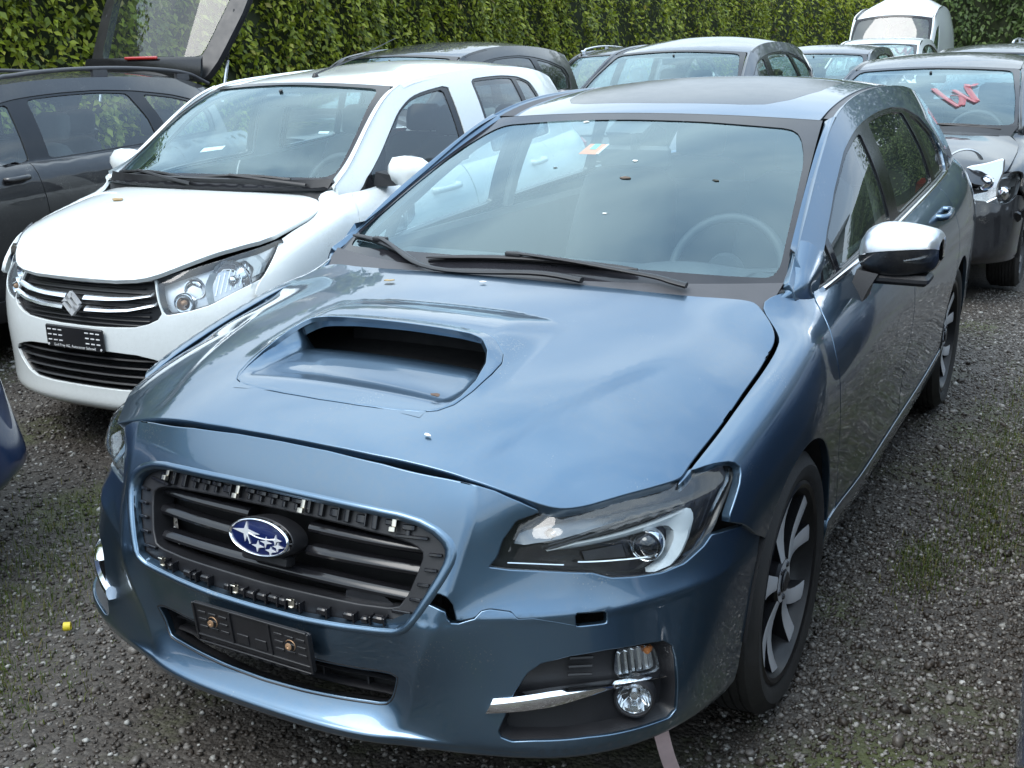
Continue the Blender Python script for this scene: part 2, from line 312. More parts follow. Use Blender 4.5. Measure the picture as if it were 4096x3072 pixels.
MATS.update(
 twotone=two_tone('machined_black_alloy'),
 blue=paint('steel_blue_metallic_paint',(.086,.146,.214),metal=.92,rough=.32,dirt=.10,flake=.12),
 white=paint('white_paint',(.72,.755,.75),rough=.4,dirt=.08),
 black=paint('black_metallic_paint',(.006,.006,.008),rough=.4,dirt=.12,dirtcol=(.08,.08,.08),spec=.3),
 charcoal=paint('charcoal_metallic_paint',(.013,.014,.017),rough=.4,dirt=.12,metal=.3),
 grey=paint('grey_metallic_paint',(.050,.056,.066),rough=.4,dirt=.2,metal=.5),
 silver=paint('silver_metallic_paint',(.35,.37,.39),rough=.4,dirt=.2,metal=.6),
 navy=paint('navy_metallic_paint',(.012,.035,.10),rough=.35,dirt=.12,metal=.3),
 plastic=plain('black_textured_plastic',(.014,.014,.016),.42,bump=.25),
 gloss=plain('black_gloss_plastic',(.010,.010,.012),.16,bump=0),
 grey_plastic=plain('grey_weathered_plastic',(.06,.06,.066),.55,bump=.3),
 guide=plain('frosted_light_guide',(.50,.54,.56),.22,coat=.6,var=.06),
 lampgrey=plain('lamp_grey_reflector',(.16,.175,.19),.3,metal=.5),
 mirrorcap=plain('satin_mirror_cap',(.88,.89,.90),.32,metal=1,var=.02),
 disc=plain('darkened_brake_disc',(.10,.08,.07),.45,metal=.7),  # coloured dark so the gaps between the spokes look shaded
 badge=plain('badge_silver',(.80,.81,.82),.38,metal=.55,var=.03),
 barrel=plain('rim_barrel_dark',(.010,.010,.011),.4,metal=.3),
 rubber=plain('tyre_rubber',(.018,.017,.016),.75,bump=.5,bscale=120),
 seal=plain('rubber_seal',(.008,.008,.009),.5),
 chrome=plain('chrome',(.80,.81,.83),.07,metal=1,var=.03),
 satin=plain('satin_chrome',(.80,.81,.83),.22,metal=1,var=.04),
 steel=plain('zinc_clip_steel',(.62,.58,.50),.3,metal=1),
 alloy=plain('grey_alloy',(.58,.59,.61),.30,metal=.85,var=.06),
 alloy_dark=plain('dark_alloy',(.05,.05,.055),.35,metal=.7),
 dark=plain('cavity_shade_black',(.006,.006,.007),.8),  # near-black stands in for shade inside gaps and cavities
 glass=glass('window_glass',(.74,.84,.82),.10,film=.03,filmcol=(.45,.54,.54)),
 screen=glass('windscreen_glass',(.78,.90,.90),.10,film=.022,filmcol=(.28,.48,.56),refl=(.74,.93,1.0)),  # teal film colour paints in reflected sky
 dimglass=glass('dim_window_glass',(.30,.36,.36),.09,film=.04),  # dark tint; on the van it stands in for cabin shade
 hatchglass=glass('hatch_glass',(.55,.66,.64),.05,film=.02),
 lens=glass('clear_lens',(.90,.93,.94),.06,film=.01),
 frit=plain('ceramic_band',(.020,.020,.024),.12,spec=.35),
 cloth=plain('seat_cloth',(.055,.057,.062),.9),
 dash=plain('dashboard_vinyl',(.030,.034,.038),.6),
 trim=plain('pale_headlining',(.34,.34,.33),.9),
 amber=plain('amber_bulb',(.55,.17,.03),.25),
 clearamber=plain('clear_amber_bulb',(.40,.24,.14),.2),
 red=plain('red_lamp',(.42,.015,.012),.2,coat=1),
)
# ---------------------------------------------------------------- blue wagon: master surfaces (half, x>0 = its left side)
BUMP=[
(.245,[(0,-.90),(.17,-.895),(.28,-.88),(.345,-.865),(.44,-.84),(.54,-.80),(.63,-.75),(.70,-.69),(.76,-.61),(.81,-.51),(.84,-.38)]),
(.27,[(0,-.955),(.17,-.950),(.28,-.934),(.345,-.914),(.45,-.885),(.55,-.85),(.64,-.805),(.715,-.74),(.775,-.655),(.82,-.54),(.848,-.38)]),
(.295,[(0,-.970),(.17,-.965),(.28,-.949),(.345,-.928),(.458,-.895),(.558,-.862),(.648,-.815),(.722,-.75),(.782,-.66),(.826,-.545),(.852,-.372)]),
(.312,[(0,-.950),(.17,-.945),(.28,-.930),(.347,-.914),(.46,-.895),(.56,-.862),(.65,-.815),(.725,-.75),(.785,-.66),(.828,-.545),(.853,-.37)]),
(.36,[(0,-.918),(.17,-.914),(.28,-.898),(.36,-.908),(.47,-.888),(.565,-.852),(.655,-.80),(.73,-.735),(.79,-.645),(.832,-.535),(.856,-.36)]),
(.42,[(0,-.925),(.17,-.921),(.29,-.904),(.375,-.912),(.48,-.878),(.57,-.838),(.655,-.785),(.73,-.715),(.79,-.625),(.834,-.52),(.86,-.345)]),
(.48,[(0,-.933),(.17,-.93),(.30,-.912),(.395,-.915),(.49,-.868),(.575,-.823),(.655,-.768),(.728,-.695),(.788,-.605),(.835,-.50),(.862,-.33)]),
(.535,[(0,-.932),(.17,-.929),(.31,-.919),(.412,-.908),(.5,-.856),(.58,-.808),(.657,-.752),(.727,-.68),(.787,-.59),(.836,-.485),(.865,-.31)]),
(.56,[(0,-.925),(.17,-.922),(.31,-.912),(.42,-.898),(.503,-.85),(.582,-.802),(.657,-.747),(.727,-.675),(.787,-.585),(.836,-.478),(.865,-.305)]),
(.60,[(0,-.912),(.17,-.909),(.31,-.898),(.43,-.880),(.505,-.824),(.58,-.775),(.652,-.722),(.722,-.65),(.782,-.56),(.833,-.455),(.866,-.29)]),
(.66,[(0,-.893),(.17,-.89),(.31,-.879),(.44,-.85),(.51,-.797),(.58,-.746),(.645,-.695),(.71,-.625),(.772,-.54),(.828,-.435),(.866,-.27)]),
(.72,[(0,-.872),(.17,-.868),(.31,-.855),(.45,-.822),(.515,-.775),(.58,-.723),(.64,-.668),(.70,-.60),(.762,-.515),(.82,-.41),(.864,-.25)]),
(.77,[(0,-.848),(.17,-.844),(.31,-.83),(.45,-.798),(.515,-.76),(.575,-.712),(.63,-.65),(.69,-.58),(.752,-.495),(.812,-.39),(.86,-.23)]),
(.83,[(0,-.815),(.17,-.811),(.31,-.797),(.44,-.765),(.51,-.73),(.565,-.68),(.62,-.62),(.68,-.55),(.742,-.465),(.80,-.36),(.85,-.20)])]
def _lerp(a,b,t): return [tuple(np.array(p)*(1-t)+np.array(q)*t) for p,q in zip(a,b)]
def _ins(rows,i,t):
    (z0,a),(z1,b)=rows[i],rows[i+1]; return rows[:i+1]+[(z0+(z1-z0)*t,_lerp(a,b,t))]+rows[i+1:]
BUMP=_ins(BUMP,8,.25); BUMP=_ins(BUMP,7,.6); BUMP=_ins(BUMP,2,.35); BUMP=_ins(BUMP,1,.7)
BUMP=[(z,r[:3]+_lerp(r[2:3],r[3:4],.80)+r[3:4]+_lerp(r[3:4],r[4:5],.20)+r[4:]) for z,r in BUMP]
_r=np.array([b for b in BUMP if abs(b[0]-.48)<1e-6][0][1]); BA=np.concatenate([[0],np.cumsum(np.hypot(*np.diff(_r,axis=0).T))])
BZ=np.array([b[0] for b in BUMP])
_g=np.array([[(x,y,b[0]) for (x,y) in b[1]] for b in BUMP]).transpose(1,0,2)
_g=np.concatenate([_g[1:3][::-1]*[-1,1,1],_g]); BAx=np.concatenate([-BA[1:3][::-1],BA])   # mirrored columns for a smooth centre line
bump_s=Grid(_g,BAx,BZ)
SIDE_V=np.array([0,.05,.10,.17,.27,.40,.53,.63,.70])
SIDE=[
(-.60,[(.690,.722),(.735,.728),(.765,.71),(.785,.66),(.80,.59),(.805,.49),(.806,.38),(.806,.28),(.80,.22)]),
(-.45,[(.722,.772),(.772,.780),(.808,.763),(.836,.71),(.850,.62),(.853,.50),(.852,.38),(.85,.28),(.845,.22)]),
(-.30,[(.742,.812),(.79,.819),(.826,.805),(.855,.755),(.868,.66),(.87,.53),(.868,.40),(.865,.29),(.86,.22)]),
(-.15,[(.748,.846),(.797,.852),(.834,.839),(.864,.79),(.879,.69),(.88,.55),(.876,.41),(.872,.30),(.865,.22)]),
(0,[(.748,.875),(.80,.881),(.838,.867),(.868,.815),(.886,.71),(.886,.56),(.88,.42),(.875,.30),(.86,.22)]),
(.15,[(.735,.922),(.79,.910),(.838,.893),(.868,.83),(.886,.72),(.884,.57),(.876,.43),(.868,.31),(.85,.22)]),
(.23,[(.698,.957),(.762,.930),(.828,.903),(.864,.836),(.884,.725),(.882,.575),(.874,.435),(.866,.315),(.845,.22)]),
(.32,[(.728,.978),(.778,.942),(.825,.905),(.86,.84),(.882,.73),(.88,.58),(.872,.44),(.865,.32),(.84,.22)]),
(.50,[(.779,.958),(.80,.942),(.832,.91),(.862,.845),(.882,.74),(.878,.58),(.868,.44),(.865,.32),(.835,.22)]),
(.80,[(.795,.968),(.812,.95),(.838,.915),(.866,.85),(.886,.745),(.88,.58),(.868,.44),(.868,.30),(.83,.21)]),
(1.3,[(.80,.985),(.817,.967),(.842,.93),(.868,.86),(.888,.75),(.882,.59),(.868,.44),(.868,.30),(.83,.21)]),
(1.9,[(.80,1.01),(.817,.99),(.842,.95),(.868,.88),(.889,.77),(.886,.60),(.872,.45),(.87,.30),(.83,.21)]),
(2.4,[(.79,1.03),(.808,1.01),(.836,.97),(.868,.90),(.893,.80),(.892,.64),(.88,.48),(.87,.32),(.84,.23)]),
(2.9,[(.77,1.045),(.79,1.025),(.822,.985),(.858,.91),(.885,.80),(.887,.65),(.88,.50),(.87,.34),(.84,.25)]),
(3.3,[(.735,1.05),(.758,1.03),(.795,.99),(.832,.91),(.858,.80),(.862,.65),(.855,.50),(.845,.36),(.82,.27)]),
(3.6,[(.66,1.05),(.685,1.03),(.73,.99),(.775,.91),(.80,.80),(.805,.65),(.80,.50),(.79,.38),(.76,.29)])]
SY=np.array([s[0] for s in SIDE])
side_s=Grid(np.array([[(x,s[0],z) for (x,z) in s[1]] for s in SIDE]),SY,SIDE_V)
# greenhouse side: belt -> roof edge
GH=[(.30,.752,.963,.742,.99),(.50,.780,.955,.712,1.07),(.85,.797,.968,.665,1.225),(1.2,.80,.978,.632,1.36),(1.65,.80,.997,.612,1.42),(2.25,.795,1.024,.603,1.424),(2.8,.775,1.043,.585,1.395),(3.3,.735,1.05,.555,1.34)]
def _ghrow(y,xb,zb,xr,zr):
    o=[]
    for t in (0,.25,.5,.75,1): o.append((xb+(xr-xb)*t+.022*4*t*(1-t)*min(1,(zr-zb)/.4),y,zb+(zr-zb)*t))
    return o
gh_s=Grid(np.array([_ghrow(*g) for g in GH]),[g[0] for g in GH],[0,.25,.5,.75,1])
# hood z(x,y)
HX=np.array([-.36,-.18,0,.18,.36,.52,.62,.70,.76,.82])
HY=np.array([-.90,-.83,-.72,-.58,-.42,-.25,-.08,.08,.22,.36])
HC=[.780,.826,.869,.905,.934,.957,.976,.990,1.000,1.005]   # centre line
HE=[.470,.535,.622,.735,.796,.832,.864,.895,.940,.980]       # at x=.76
_hg=[]
for x in HX:
    t=abs(x)/.76; k=.45*t**2+.55*t**4.5
    _hg.append([(x,y,c+(e-c)*k) for y,c,e in zip(HY,HC,HE)])
_hood0=Grid(np.array(_hg),HX,HY)
def hood_base(p):
    p=np.asarray(p,float); q=p.copy(); sg=np.where(q[:,0]<0,-1.,1.); q[:,0]=np.abs(q[:,0]); V=_hood0(q); V[:,0]*=sg; return V
# windscreen  (u = x fraction -1..1, v 0 base .. 1 top)
WSU=np.array([-1.15,-1,-.75,-.4,0,.4,.75,1,1.15])
def _ws(u,v):
    au=abs(u); b=np.array([.725*u,.13+.185*au**2.2,.968+.005*au]); t=np.array([.590*u,1.125+.08*au**2,1.378-.024*au**2])
    p=b+(t-b)*v; k=4*v*(1-v); p[2]+=.018*k; p[1]-=.012*k; return p
ws_s=Grid(np.array([[_ws(u,v) for v in (0,.2,.4,.6,.8,1)] for u in WSU]),WSU,[0,.2,.4,.6,.8,1])
# roof (x fraction, y)
RY=np.array([1.10,1.20,1.42,1.80,2.25,2.75,3.15,3.45]); RC=[1.368,1.391,1.427,1.466,1.470,1.448,1.410,1.370]; RX=[.600,.598,.592,.586,.580,.565,.545,.525]; RE=[1.335,1.357,1.390,1.420,1.425,1.398,1.356,1.31]
RU=np.array([-1.1,-.8,-.4,0,.4,.8,1.1])
roof_s=Grid(np.array([[(u*rx,y+.075*abs(u)**2*(y<1.35)+.03*abs(u)**2*(1.35<=y<1.5),c+(e-c)*abs(u)**2.4) for y,c,rx,e in zip(RY,RC,RX,RE)] for u in RU]),RU,RY)
# ================================================================= blue station wagon in the foreground (faces -Y, front axle at y=0)
def bump_f(p):
    p=np.asarray(p,float); q=p.copy(); s=np.where(q[:,0]<0,-1.,1.); q[:,0]=np.abs(q[:,0]); V=bump_s(q); V[:,0]*=s; return V
AEND=BA[-1]-.002
def v_of(y,z,lo=.06,hi=.70):
    y=np.atleast_1d(np.asarray(y,float)); z=np.broadcast_to(np.asarray(z,float),y.shape); vs=np.linspace(lo,hi,90); out=[]
    for a,b in zip(y,z):
        zz=side_s(np.stack([np.full(90,a),vs],-1))[:,2]; out.append(np.interp(-b,-zz,vs))
    return np.array(out)
_YZ={}
def yz(pts):   # (y,z) -> (y,v) on the body side
    k_=tuple(map(tuple,np.round(pts,5).tolist()))
    if k_ not in _YZ: _YZ[k_]=_yz(pts)
    return _YZ[k_].copy()
def _yz(pts):
    P=np.asarray(pts,float); return np.stack([P[:,0],v_of(P[:,0],P[:,1])],-1)
def arc(cy,cz,r,a0,a1,n=24):
    t=np.radians(np.linspace(a0,a1,n)); return [(cy+r*math.cos(a),cz+r*math.sin(a)) for a in t]
def dbl(half):  # half outline (a>=0, top centre -> bottom centre) -> full closed outline
    h=np.asarray(half,float); return np.concatenate([h,(h*[-1,1])[::-1]])
GRILLE=[(0,.7385),(.12,.737),(.24,.734),(.30,.7305),(.33,.724),(.354,.711),(.370,.694),(.377,.68),(.378,.66),(.373,.632),(.364,.60),(.354,.567),(.342,.540),(.325,.527),(.29,.521),(.22,.515),(.12,.510),(0,.508)]
GRIN=[(0,.7075),(.10,.707),(.20,.704),(.28,.699),(.318,.692),(.340,.681),(.346,.668),(.342,.637),(.332,.592),(.318,.567),(.295,.558),(.235,.555),(.113,.554),(0,.553)]
INTAKE=[(0,.413),(.15,.412),(.25,.413),(.32,.418),(.340,.414),(.338,.395),(.332,.362),(.322,.349),(.30,.345),(.24,.343),(.17,.341),(.10,.338),(0,.336)]
FOG=[(.581,.415),(.599,.454),(.624,.473),(.679,.483),(.753,.485),(.834,.48),(.883,.473),(.906,.458),(.919,.432),(.934,.374),(.945,.320),(.930,.305),(.866,.31),(.739,.318),(.633,.317),(.594,.314),(.573,.322),(.565,.337),(.57,.36)]
LAMP=[(.572,.748),(.512,.735),(.487,.70),(.484,.67),(.469,.650),(.523,.641),(.614,.633),(.705,.624),(.745,.611),(.798,.605),(.862,.60),(.916,.605),(.967,.627),(1.003,.656),(1.025,.686),(1.055,.716),(1.070,.741),(1.060,.757),(1.034,.769),(.952,.775),(.904,.772),(.776,.772),(.61,.758)]
TOW=[(.675,.564),(.744,.560),(.748,.532),(.679,.534)]
CRACKP=[(.681,.538),(.64,.549),(.594,.559),(.562,.559),(.547,.571),(.50,.577),(.483,.574),(.476,.563),(.445,.556),(.425,.560)]
INSERT=[(0,-.688),(.10,-.684),(.185,-.675),(.24,-.662),(.275,-.643),(.297,-.61),(.310,-.55),(.316,-.48),(.314,-.43),(.300,-.398),(.262,-.367),(.22,-.348),(.15,-.338),(0,-.334)]
MOUTH=[(0,-.383),(.12,-.384),(.20,-.386),(.245,-.398),(.272,-.423),(.289,-.460),(.297,-.52),(.293,-.58),(.278,-.628),(.25,-.652),(.18,-.665),(.10,-.672),(0,-.675)]
def bulge(x,y):
    """raised area behind the intake mouth"""
    ax=np.abs(x); w=1-sstep(ax,.235,.355); yr=-.128-.35*np.maximum(0,ax-.17)**1.5
    t=np.clip((yr-y)/.20,0,1); up=.034*(1-(1-t)**1.6)
    fr=sstep(y,-.60,-.43)
    return up*w*fr
def hood_m(p):
    p=np.asarray(p,float); V=hood_base(p); x,y=p[:,0],p[:,1]; ax=np.abs(x)
    V[:,2]+=bulge(x,y)+.004
    # raised centre panel bounded by two slanting creases
    xc=.430+.33*(y+.70); fade=sstep(y,-.80,-.66)*(1-sstep(y,-.32,-.15))
    V[:,2]+=.0085*(1-sstep(ax,xc-.022,xc+.026))*fade - .0085*fade
    return V
def mouth_half(y):
    m=np.array(MOUTH); return np.interp(-np.asarray(y,float),-m[4:10,1][:],m[4:10,0][:]) if False else np.interp(np.asarray(y,float),m[::-1][2:10,1],m[::-1][2:10,0])
def make_wheel(root,x,y,sgn,Rt=.33,Rr=.243,w=.112,style=0,mat='alloy',z=None):
    z=Rt if z is None else z
    pr=[(-w*.80,Rr-.01),(-w*.95,Rr+.02),(-w*1.0,Rr+.05),(-w*.93,Rt-.025),(-w*.78,Rt-.006)]
    for k in range(-3,4):
        c=w*.2*k; pr+=[(c-w*.085,Rt-.0015*abs(k)),(c-w*.03,Rt-.0015*abs(k)),(c-w*.02,Rt-.009),(c+w*.02,Rt-.009),(c+w*.03,Rt-.0015*abs(k))]
    pr+=[(w*.78,Rt-.006),(w*.93,Rt-.025),(w*1.0,Rr+.05),(w*.97,Rr+.024),(w*.90,Rr+.012),(w*.84,Rr+.002),(w*.80,Rr-.008)]
    m=MB().lathe(pr,'x',n=56); ty=m.build('tyre',root,MATS['rubber'],angle=40); ty.location=(x,y,z)
    rim=MB(); rim.lathe([(-w*.75,Rr-.012),(-w*.2,Rr-.03),(w*.35,Rr-.032),(w*.66,Rr-.02),(w*.80,Rr-.012),(w*.90,Rr-.008),(w*.94,Rr+.002),(w*.90,Rr+.010),(w*.82,Rr+.006)],'x',n=56)
    rim.build('rim_barrel',ty,MATS['barrel'],angle=40)
    sp=MB(); fx=w*.78 if sgn>0 else -w*.78; f=lambda d: (w*.80-d)*(1 if sgn>0 else -1)
    hub=[(f(.055),.062),(f(.012),.060),(f(.004),.054),(f(.004),.03),(f(0),.026),(f(0),.001)]
    sp.lathe(hub,'x',n=30)
    for k in range(5):
        a0=2*math.pi*k/5+.35
        for br in ((-1,1) if style==0 else (0,)):
            rings=[]
            for t in np.linspace(0,1,8):
                r=.05+(Rr-.016-.05)*t; a=a0+br*(.02+.26*t**1.15)+.10*t*t*(1 if sgn>0 else -1); hw=(.015+.010*t) if style==0 else (.032-.006*t); 
                fa=f(.006+.022*math.sin(math.pi*t)*.6-.004*t); fb=f(.045)
                er=np.array([0,math.cos(a),math.sin(a)]); et=np.array([0,-math.sin(a),math.cos(a)])
                ring=[er*r+et*(-hw)+np.array([fb,0,0]),er*r+et*(-hw)+np.array([fa,0,0])*1,er*r+et*(-hw*.6)+np.array([fa,0,0])*1.02,er*r+et*(hw*.6)+np.array([fa,0,0])*1.02,er*r+et*hw+np.array([fa,0,0]),er*r+et*hw+np.array([fb,0,0])]
                rings.append(ring)
            sp.loft(rings,closed=True,cap=True)
    o=sp.build('rim',ty,MATS[mat],angle=30); import bmesh
    bm=bmesh.new(); bm.from_mesh(o.data); bmesh.ops.recalc_face_normals(bm,faces=bm.faces); bm.to_mesh(o.data); bm.free()
    bl=MB()
    for k in range(5):
        a=2*math.pi*k/5+.95; c=(f(.004),.043*math.cos(a),.043*math.sin(a)); bl.lathe([(f(.02)-f(.004),.009),(.0,.009),(f(-.004)-f(0),.006),(f(-.004)-f(0),.0005)],'x',c=c,n=8)
    bl.build('wheel_bolts',ty,MATS['alloy_dark'])
    cap=MB().lathe([(f(.002),.026),(f(-.003),.024),(f(-.004),.001)],'x',n=24); cap.build('hub_cap',ty,MATS['plastic'])
    ds=MB().lathe([(f(.075),.04),(f(.075),.15),(f(.095),.15),(f(.095),.04)],'x',n=36); ds.build('brake_disc',ty,MATS['disc'])
    return ty
def seat(root,x,y,z,w=.25,mat='cloth',rest=True,back=.62,tilt=.32):
    """one seat: cushion, reclining back, head restraint"""
    b=MB(); n=9
    def slab(c0,c1,hw0,hw1,th,name):
        rings=[]
        c0=np.array(c0);c1=np.array(c1); d=c1-c0; L=np.linalg.norm(d); d/=L; nr=np.array([0,-d[2],d[1]])
        m=MB()
        for t,sc in ((0,.75),(.06,.97),(.3,1),(.7,1),(.93,.95),(1,.7)):
            c=c0+d*L*t; hw=(hw0+(hw1-hw0)*t)*sc; o=polyround([(-hw,-th*sc),(hw,-th*sc),(hw,th*sc),(-hw,th*sc)],th*.8,4); rings.append([(c[0]+a,c[1]+nr[1]*q,c[2]+nr[2]*q) for a,q in o])
        m.loft(rings); o=m.build(name,root,MATS[mat],angle=60); return o
    s=slab((x,y-.26,z+.05),(x,y+.24,z-.02),w*.95,w,.075,'seat_cushion'); 
    top=(x,y+.24+back*math.sin(tilt),z+back*math.cos(tilt)); slab((x,y+.22,z),top,w,w*.82,.07,'seat_back')
    if rest:
        c=np.array(top)+np.array([0,.05,.10]); m=MB(); rings=[]
        for t,sc in ((-.085,.7),(-.07,.95),(0,1),(.06,.95),(.085,.65)):
            o=polyround([(-.125*sc,-.05*sc),(.125*sc,-.05*sc),(.125*sc,.05*sc),(-.125*sc,.05*sc)],.045,4); rings.append([(c[0]+a,c[1]+q+.2*t,c[2]+t) for a,q in o])
        m.loft(rings)
        for sx in (-.05,.05): m.tube([(c[0]+sx,c[1]-.02,c[2]-.16),(c[0]+sx,c[1],c[2]-.05)],.006,6)
        m.build('head_restraint',root,MATS[mat],angle=60)
def steering(root,x,y,z,r=.185,tilt=.45):
    t=np.linspace(0,2*math.pi,41); P=np.stack([x+r*np.cos(t),y+r*np.sin(t)*math.sin(tilt),z+r*np.sin(t)*math.cos(tilt)],-1)
    m=MB().tube(P,.016,8,cap=False); 
    for a in (0.1,math.pi-.1,-math.pi/2): m.tube([(x,y,z),(x+r*math.cos(a),y+r*math.sin(a)*math.sin(tilt),z+r*math.sin(a)*math.cos(tilt))],.018,6,flat=.5)
    m.lathe([(-.03,.001),(-.03,.06),(.0,.065),(.04,.05)],'y',c=(x,y,z),n=20)
    m.tube([(x,y,z),(x,y-.28,z-.12)],.03,8); return m.build('steering_wheel',root,MATS['dash'],angle=50)

LV=empty('station_wagon',label='steel blue station wagon with hood scoop and missing grille surround in the foreground',cat='car')
PB=MATS['blue']
# ---- hood
HO=[(0,-.808),(.107,-.806),(.22,-.799),(.32,-.786),(.41,-.772),(.50,-.754),(.555,-.739),(.592,-.722),(.622,-.690),(.652,-.652),(.685,-.61),(.715,-.572),(.742,-.530),(.756,-.503),(.757,-.46),(.763,-.364),(.769,-.20),(.770,-.036),(.765,.105),(.754,.140),(.732,.172),(.676,.236),(.640,.230),(.535,.186),(.42,.157),(.30,.142),(.15,.133),(0,.131)]
hood=panel('hood',hood_m,polyround(dbl(HO),.022,3),[dbl(INSERT)],.0135,PB,LV,depth=.03,rad=.004)
# scoop: painted surround, recessed ramp and dark duct
def scoop_m(p):
    V=hood_m(p); p=np.asarray(p,float); d=dist_poly(p,dbl(INSERT)); V[:,2]+=.0012*sstep(d,0,.01)
    ax=np.abs(p[:,0]); V[:,2]+=.010*sstep(p[:,1],-.50,-.41)*(1-sstep(ax,.22,.31))*sstep(d,.0,.05)
    return V
def shrink(poly,k):
    P=np.asarray(poly,float); c=P.mean(0); t=np.roll(P,-1,0)-np.roll(P,1,0); n=np.stack([t[:,1],-t[:,0]],-1); n/=np.linalg.norm(n,axis=1,keepdims=True)+1e-9
    n*=np.sign((n*(P-c)).sum())  ; return P-n*k
panel('hood_scoop',scoop_m,shrink(dbl(INSERT),.0050),[dbl(MOUTH)],.012,PB,hood,depth=.012,rad=.002)
mh=np.array(MOUTH); _ys=mh[4:11,1]; _xs=mh[4:11,0]
def ramp_m(p):
    """floor of the scoop: t across -1..1, y from the lip back under the mouth"""
    t,y=p[:,0],p[:,1]; hx=np.interp(-y,-_ys,_xs); hx=np.where(y>-.423,.272,hx); hx=np.where(y<-.652,.25,hx)
    x=t*hx*1.008; q=np.stack([x,np.minimum(y,-.40)],-1); zb=scoop_m(q)[:,2]-.0005; dz=.36*(np.sqrt(np.maximum(0,y+.635)**2+.02**2)-.02)*(y>-.635)
    w=sstep(np.abs(t),.90,1.0); z=zb-dz*(1-w*(y<-.385))
    return np.stack([x,y,z],-1)
n1,n2=41,40; A_,B_=np.meshgrid(np.linspace(-1,1,n1),np.linspace(-.676,-.20,n2),indexing='ij'); rv=ramp_m(np.stack([A_.ravel(),B_.ravel()],-1))
mesh('scoop_ramp',rv,grid_faces(n1,n2),hood,PB)
_m=MB().box((0,-.205,.88),(.52,.01,.14)); 
_m.build('scoop_duct',hood,MATS['dark'])
# ---- front bumper cover
BO=[(0,.828),(.12,.826),(.25,.818),(.36,.804),(.45,.787),(.52,.766),(.566,.748)]+LAMP[1:13]+[(.985,.642),(1.04,.636),(1.10,.626),(AEND,.612),(AEND,.54),(AEND,.46),(AEND,.38),(AEND,.30),(AEND,.262),(1.15,.250),(1.0,.248),(.8,.248),(.6,.248),(.4,.248),(.2,.248),(0,.248)]
cr=np.array(CRACKP); tg=np.gradient(cr,axis=0); nr=np.stack([-tg[:,1],tg[:,0]],-1); nr/=np.linalg.norm(nr,axis=1,keepdims=True); wd=np.array([.0009,.0012,.0014,.0015,.0018,.002,.0022,.003,.0045,.007])[:,None]
CR1=np.concatenate([cr+nr*wd,(cr-nr*wd)[::-1]])
CR2=[(.36,.607),(.386,.609),(.402,.603),(.419,.590),(.432,.572),(.440,.560),(.428,.553),(.415,.562),(.405,.575),(.388,.580),(.36,.588)]
_d2=np.stack(np.meshgrid(np.concatenate([np.linspace(-1.12,-.43,60),np.linspace(.43,1.12,60)]),np.array([.537,.543,.549,.554,.559,.564,.569,.575,.581,.588]),indexing='ij'),-1).reshape(-1,2); _d2=_d2[~inpoly(np.abs(_d2),np.array(TOW))&(dist_poly(np.abs(_d2),np.array(TOW))>.006)&(dist_poly(_d2,np.array(CRACKP),False)>.004)]
_dn=np.stack(np.meshgrid(np.linspace(-.62,.62,110),np.array([.274,.280,.286,.291,.296,.301,.306,.312,.319,.327]),indexing='ij'),-1).reshape(-1,2)
bumper=panel('front_bumper',bump_f,dbl(BO),[dbl(GRILLE),dbl(INTAKE),FOG,np.array(FOG)*[-1,1],polyround(TOW,.006,4),CR1,CR2],.0115,PB,LV,depth=.016,rad=.003,dense=np.concatenate([_dn,_d2]))
# lip round the grille opening
gl=resample(np.concatenate([np.array(GRILLE),(np.array(GRILLE)*[-1,1])[::-1]]),n=150,closed=True)
def ring(poly,prof,M=bump_f,closed=True):
    """sweep: prof list of (outward in plane, along normal) offsets"""
    P=np.asarray(poly,float); t=np.roll(P,-1,0)-np.roll(P,1,0); n2=np.stack([t[:,1],-t[:,0]],-1); n2/=np.linalg.norm(n2,axis=1,keepdims=True)+1e-9; n2*=np.sign((n2*(P-P.mean(0))).sum())
    rows=[]; N0=normals(M,P); s=np.sign((N0*(M(P)-BODY_C)).sum()); 
    for a,b in prof: q=P+n2*a; rows.append(M(q)+N0*s*b)
    n=len(P); V=np.concatenate(rows); F=[(i*n+k,i*n+(k+1)%n,(i+1)*n+(k+1)%n,(i+1)*n+k) for i in range(len(rows)-1) for k in range(n)]; return V,F
V_,F_=ring(gl,[(.014,-.001),(.011,.003),(.006,.0045),(.001,.003),(-.002,-.002),(-.003,-.02)]); mesh('grille_lip',V_,F_,bumper,PB,angle=60)
il=resample(dbl(INTAKE),n=120,closed=True); V_,F_=ring(il,[(.006,-.0005),(.003,.001),(0,-.001),(-.004,-.035),(-.004,-.06)]); mesh('intake_edge',V_,F_,bumper,MATS['plastic'],angle=50)
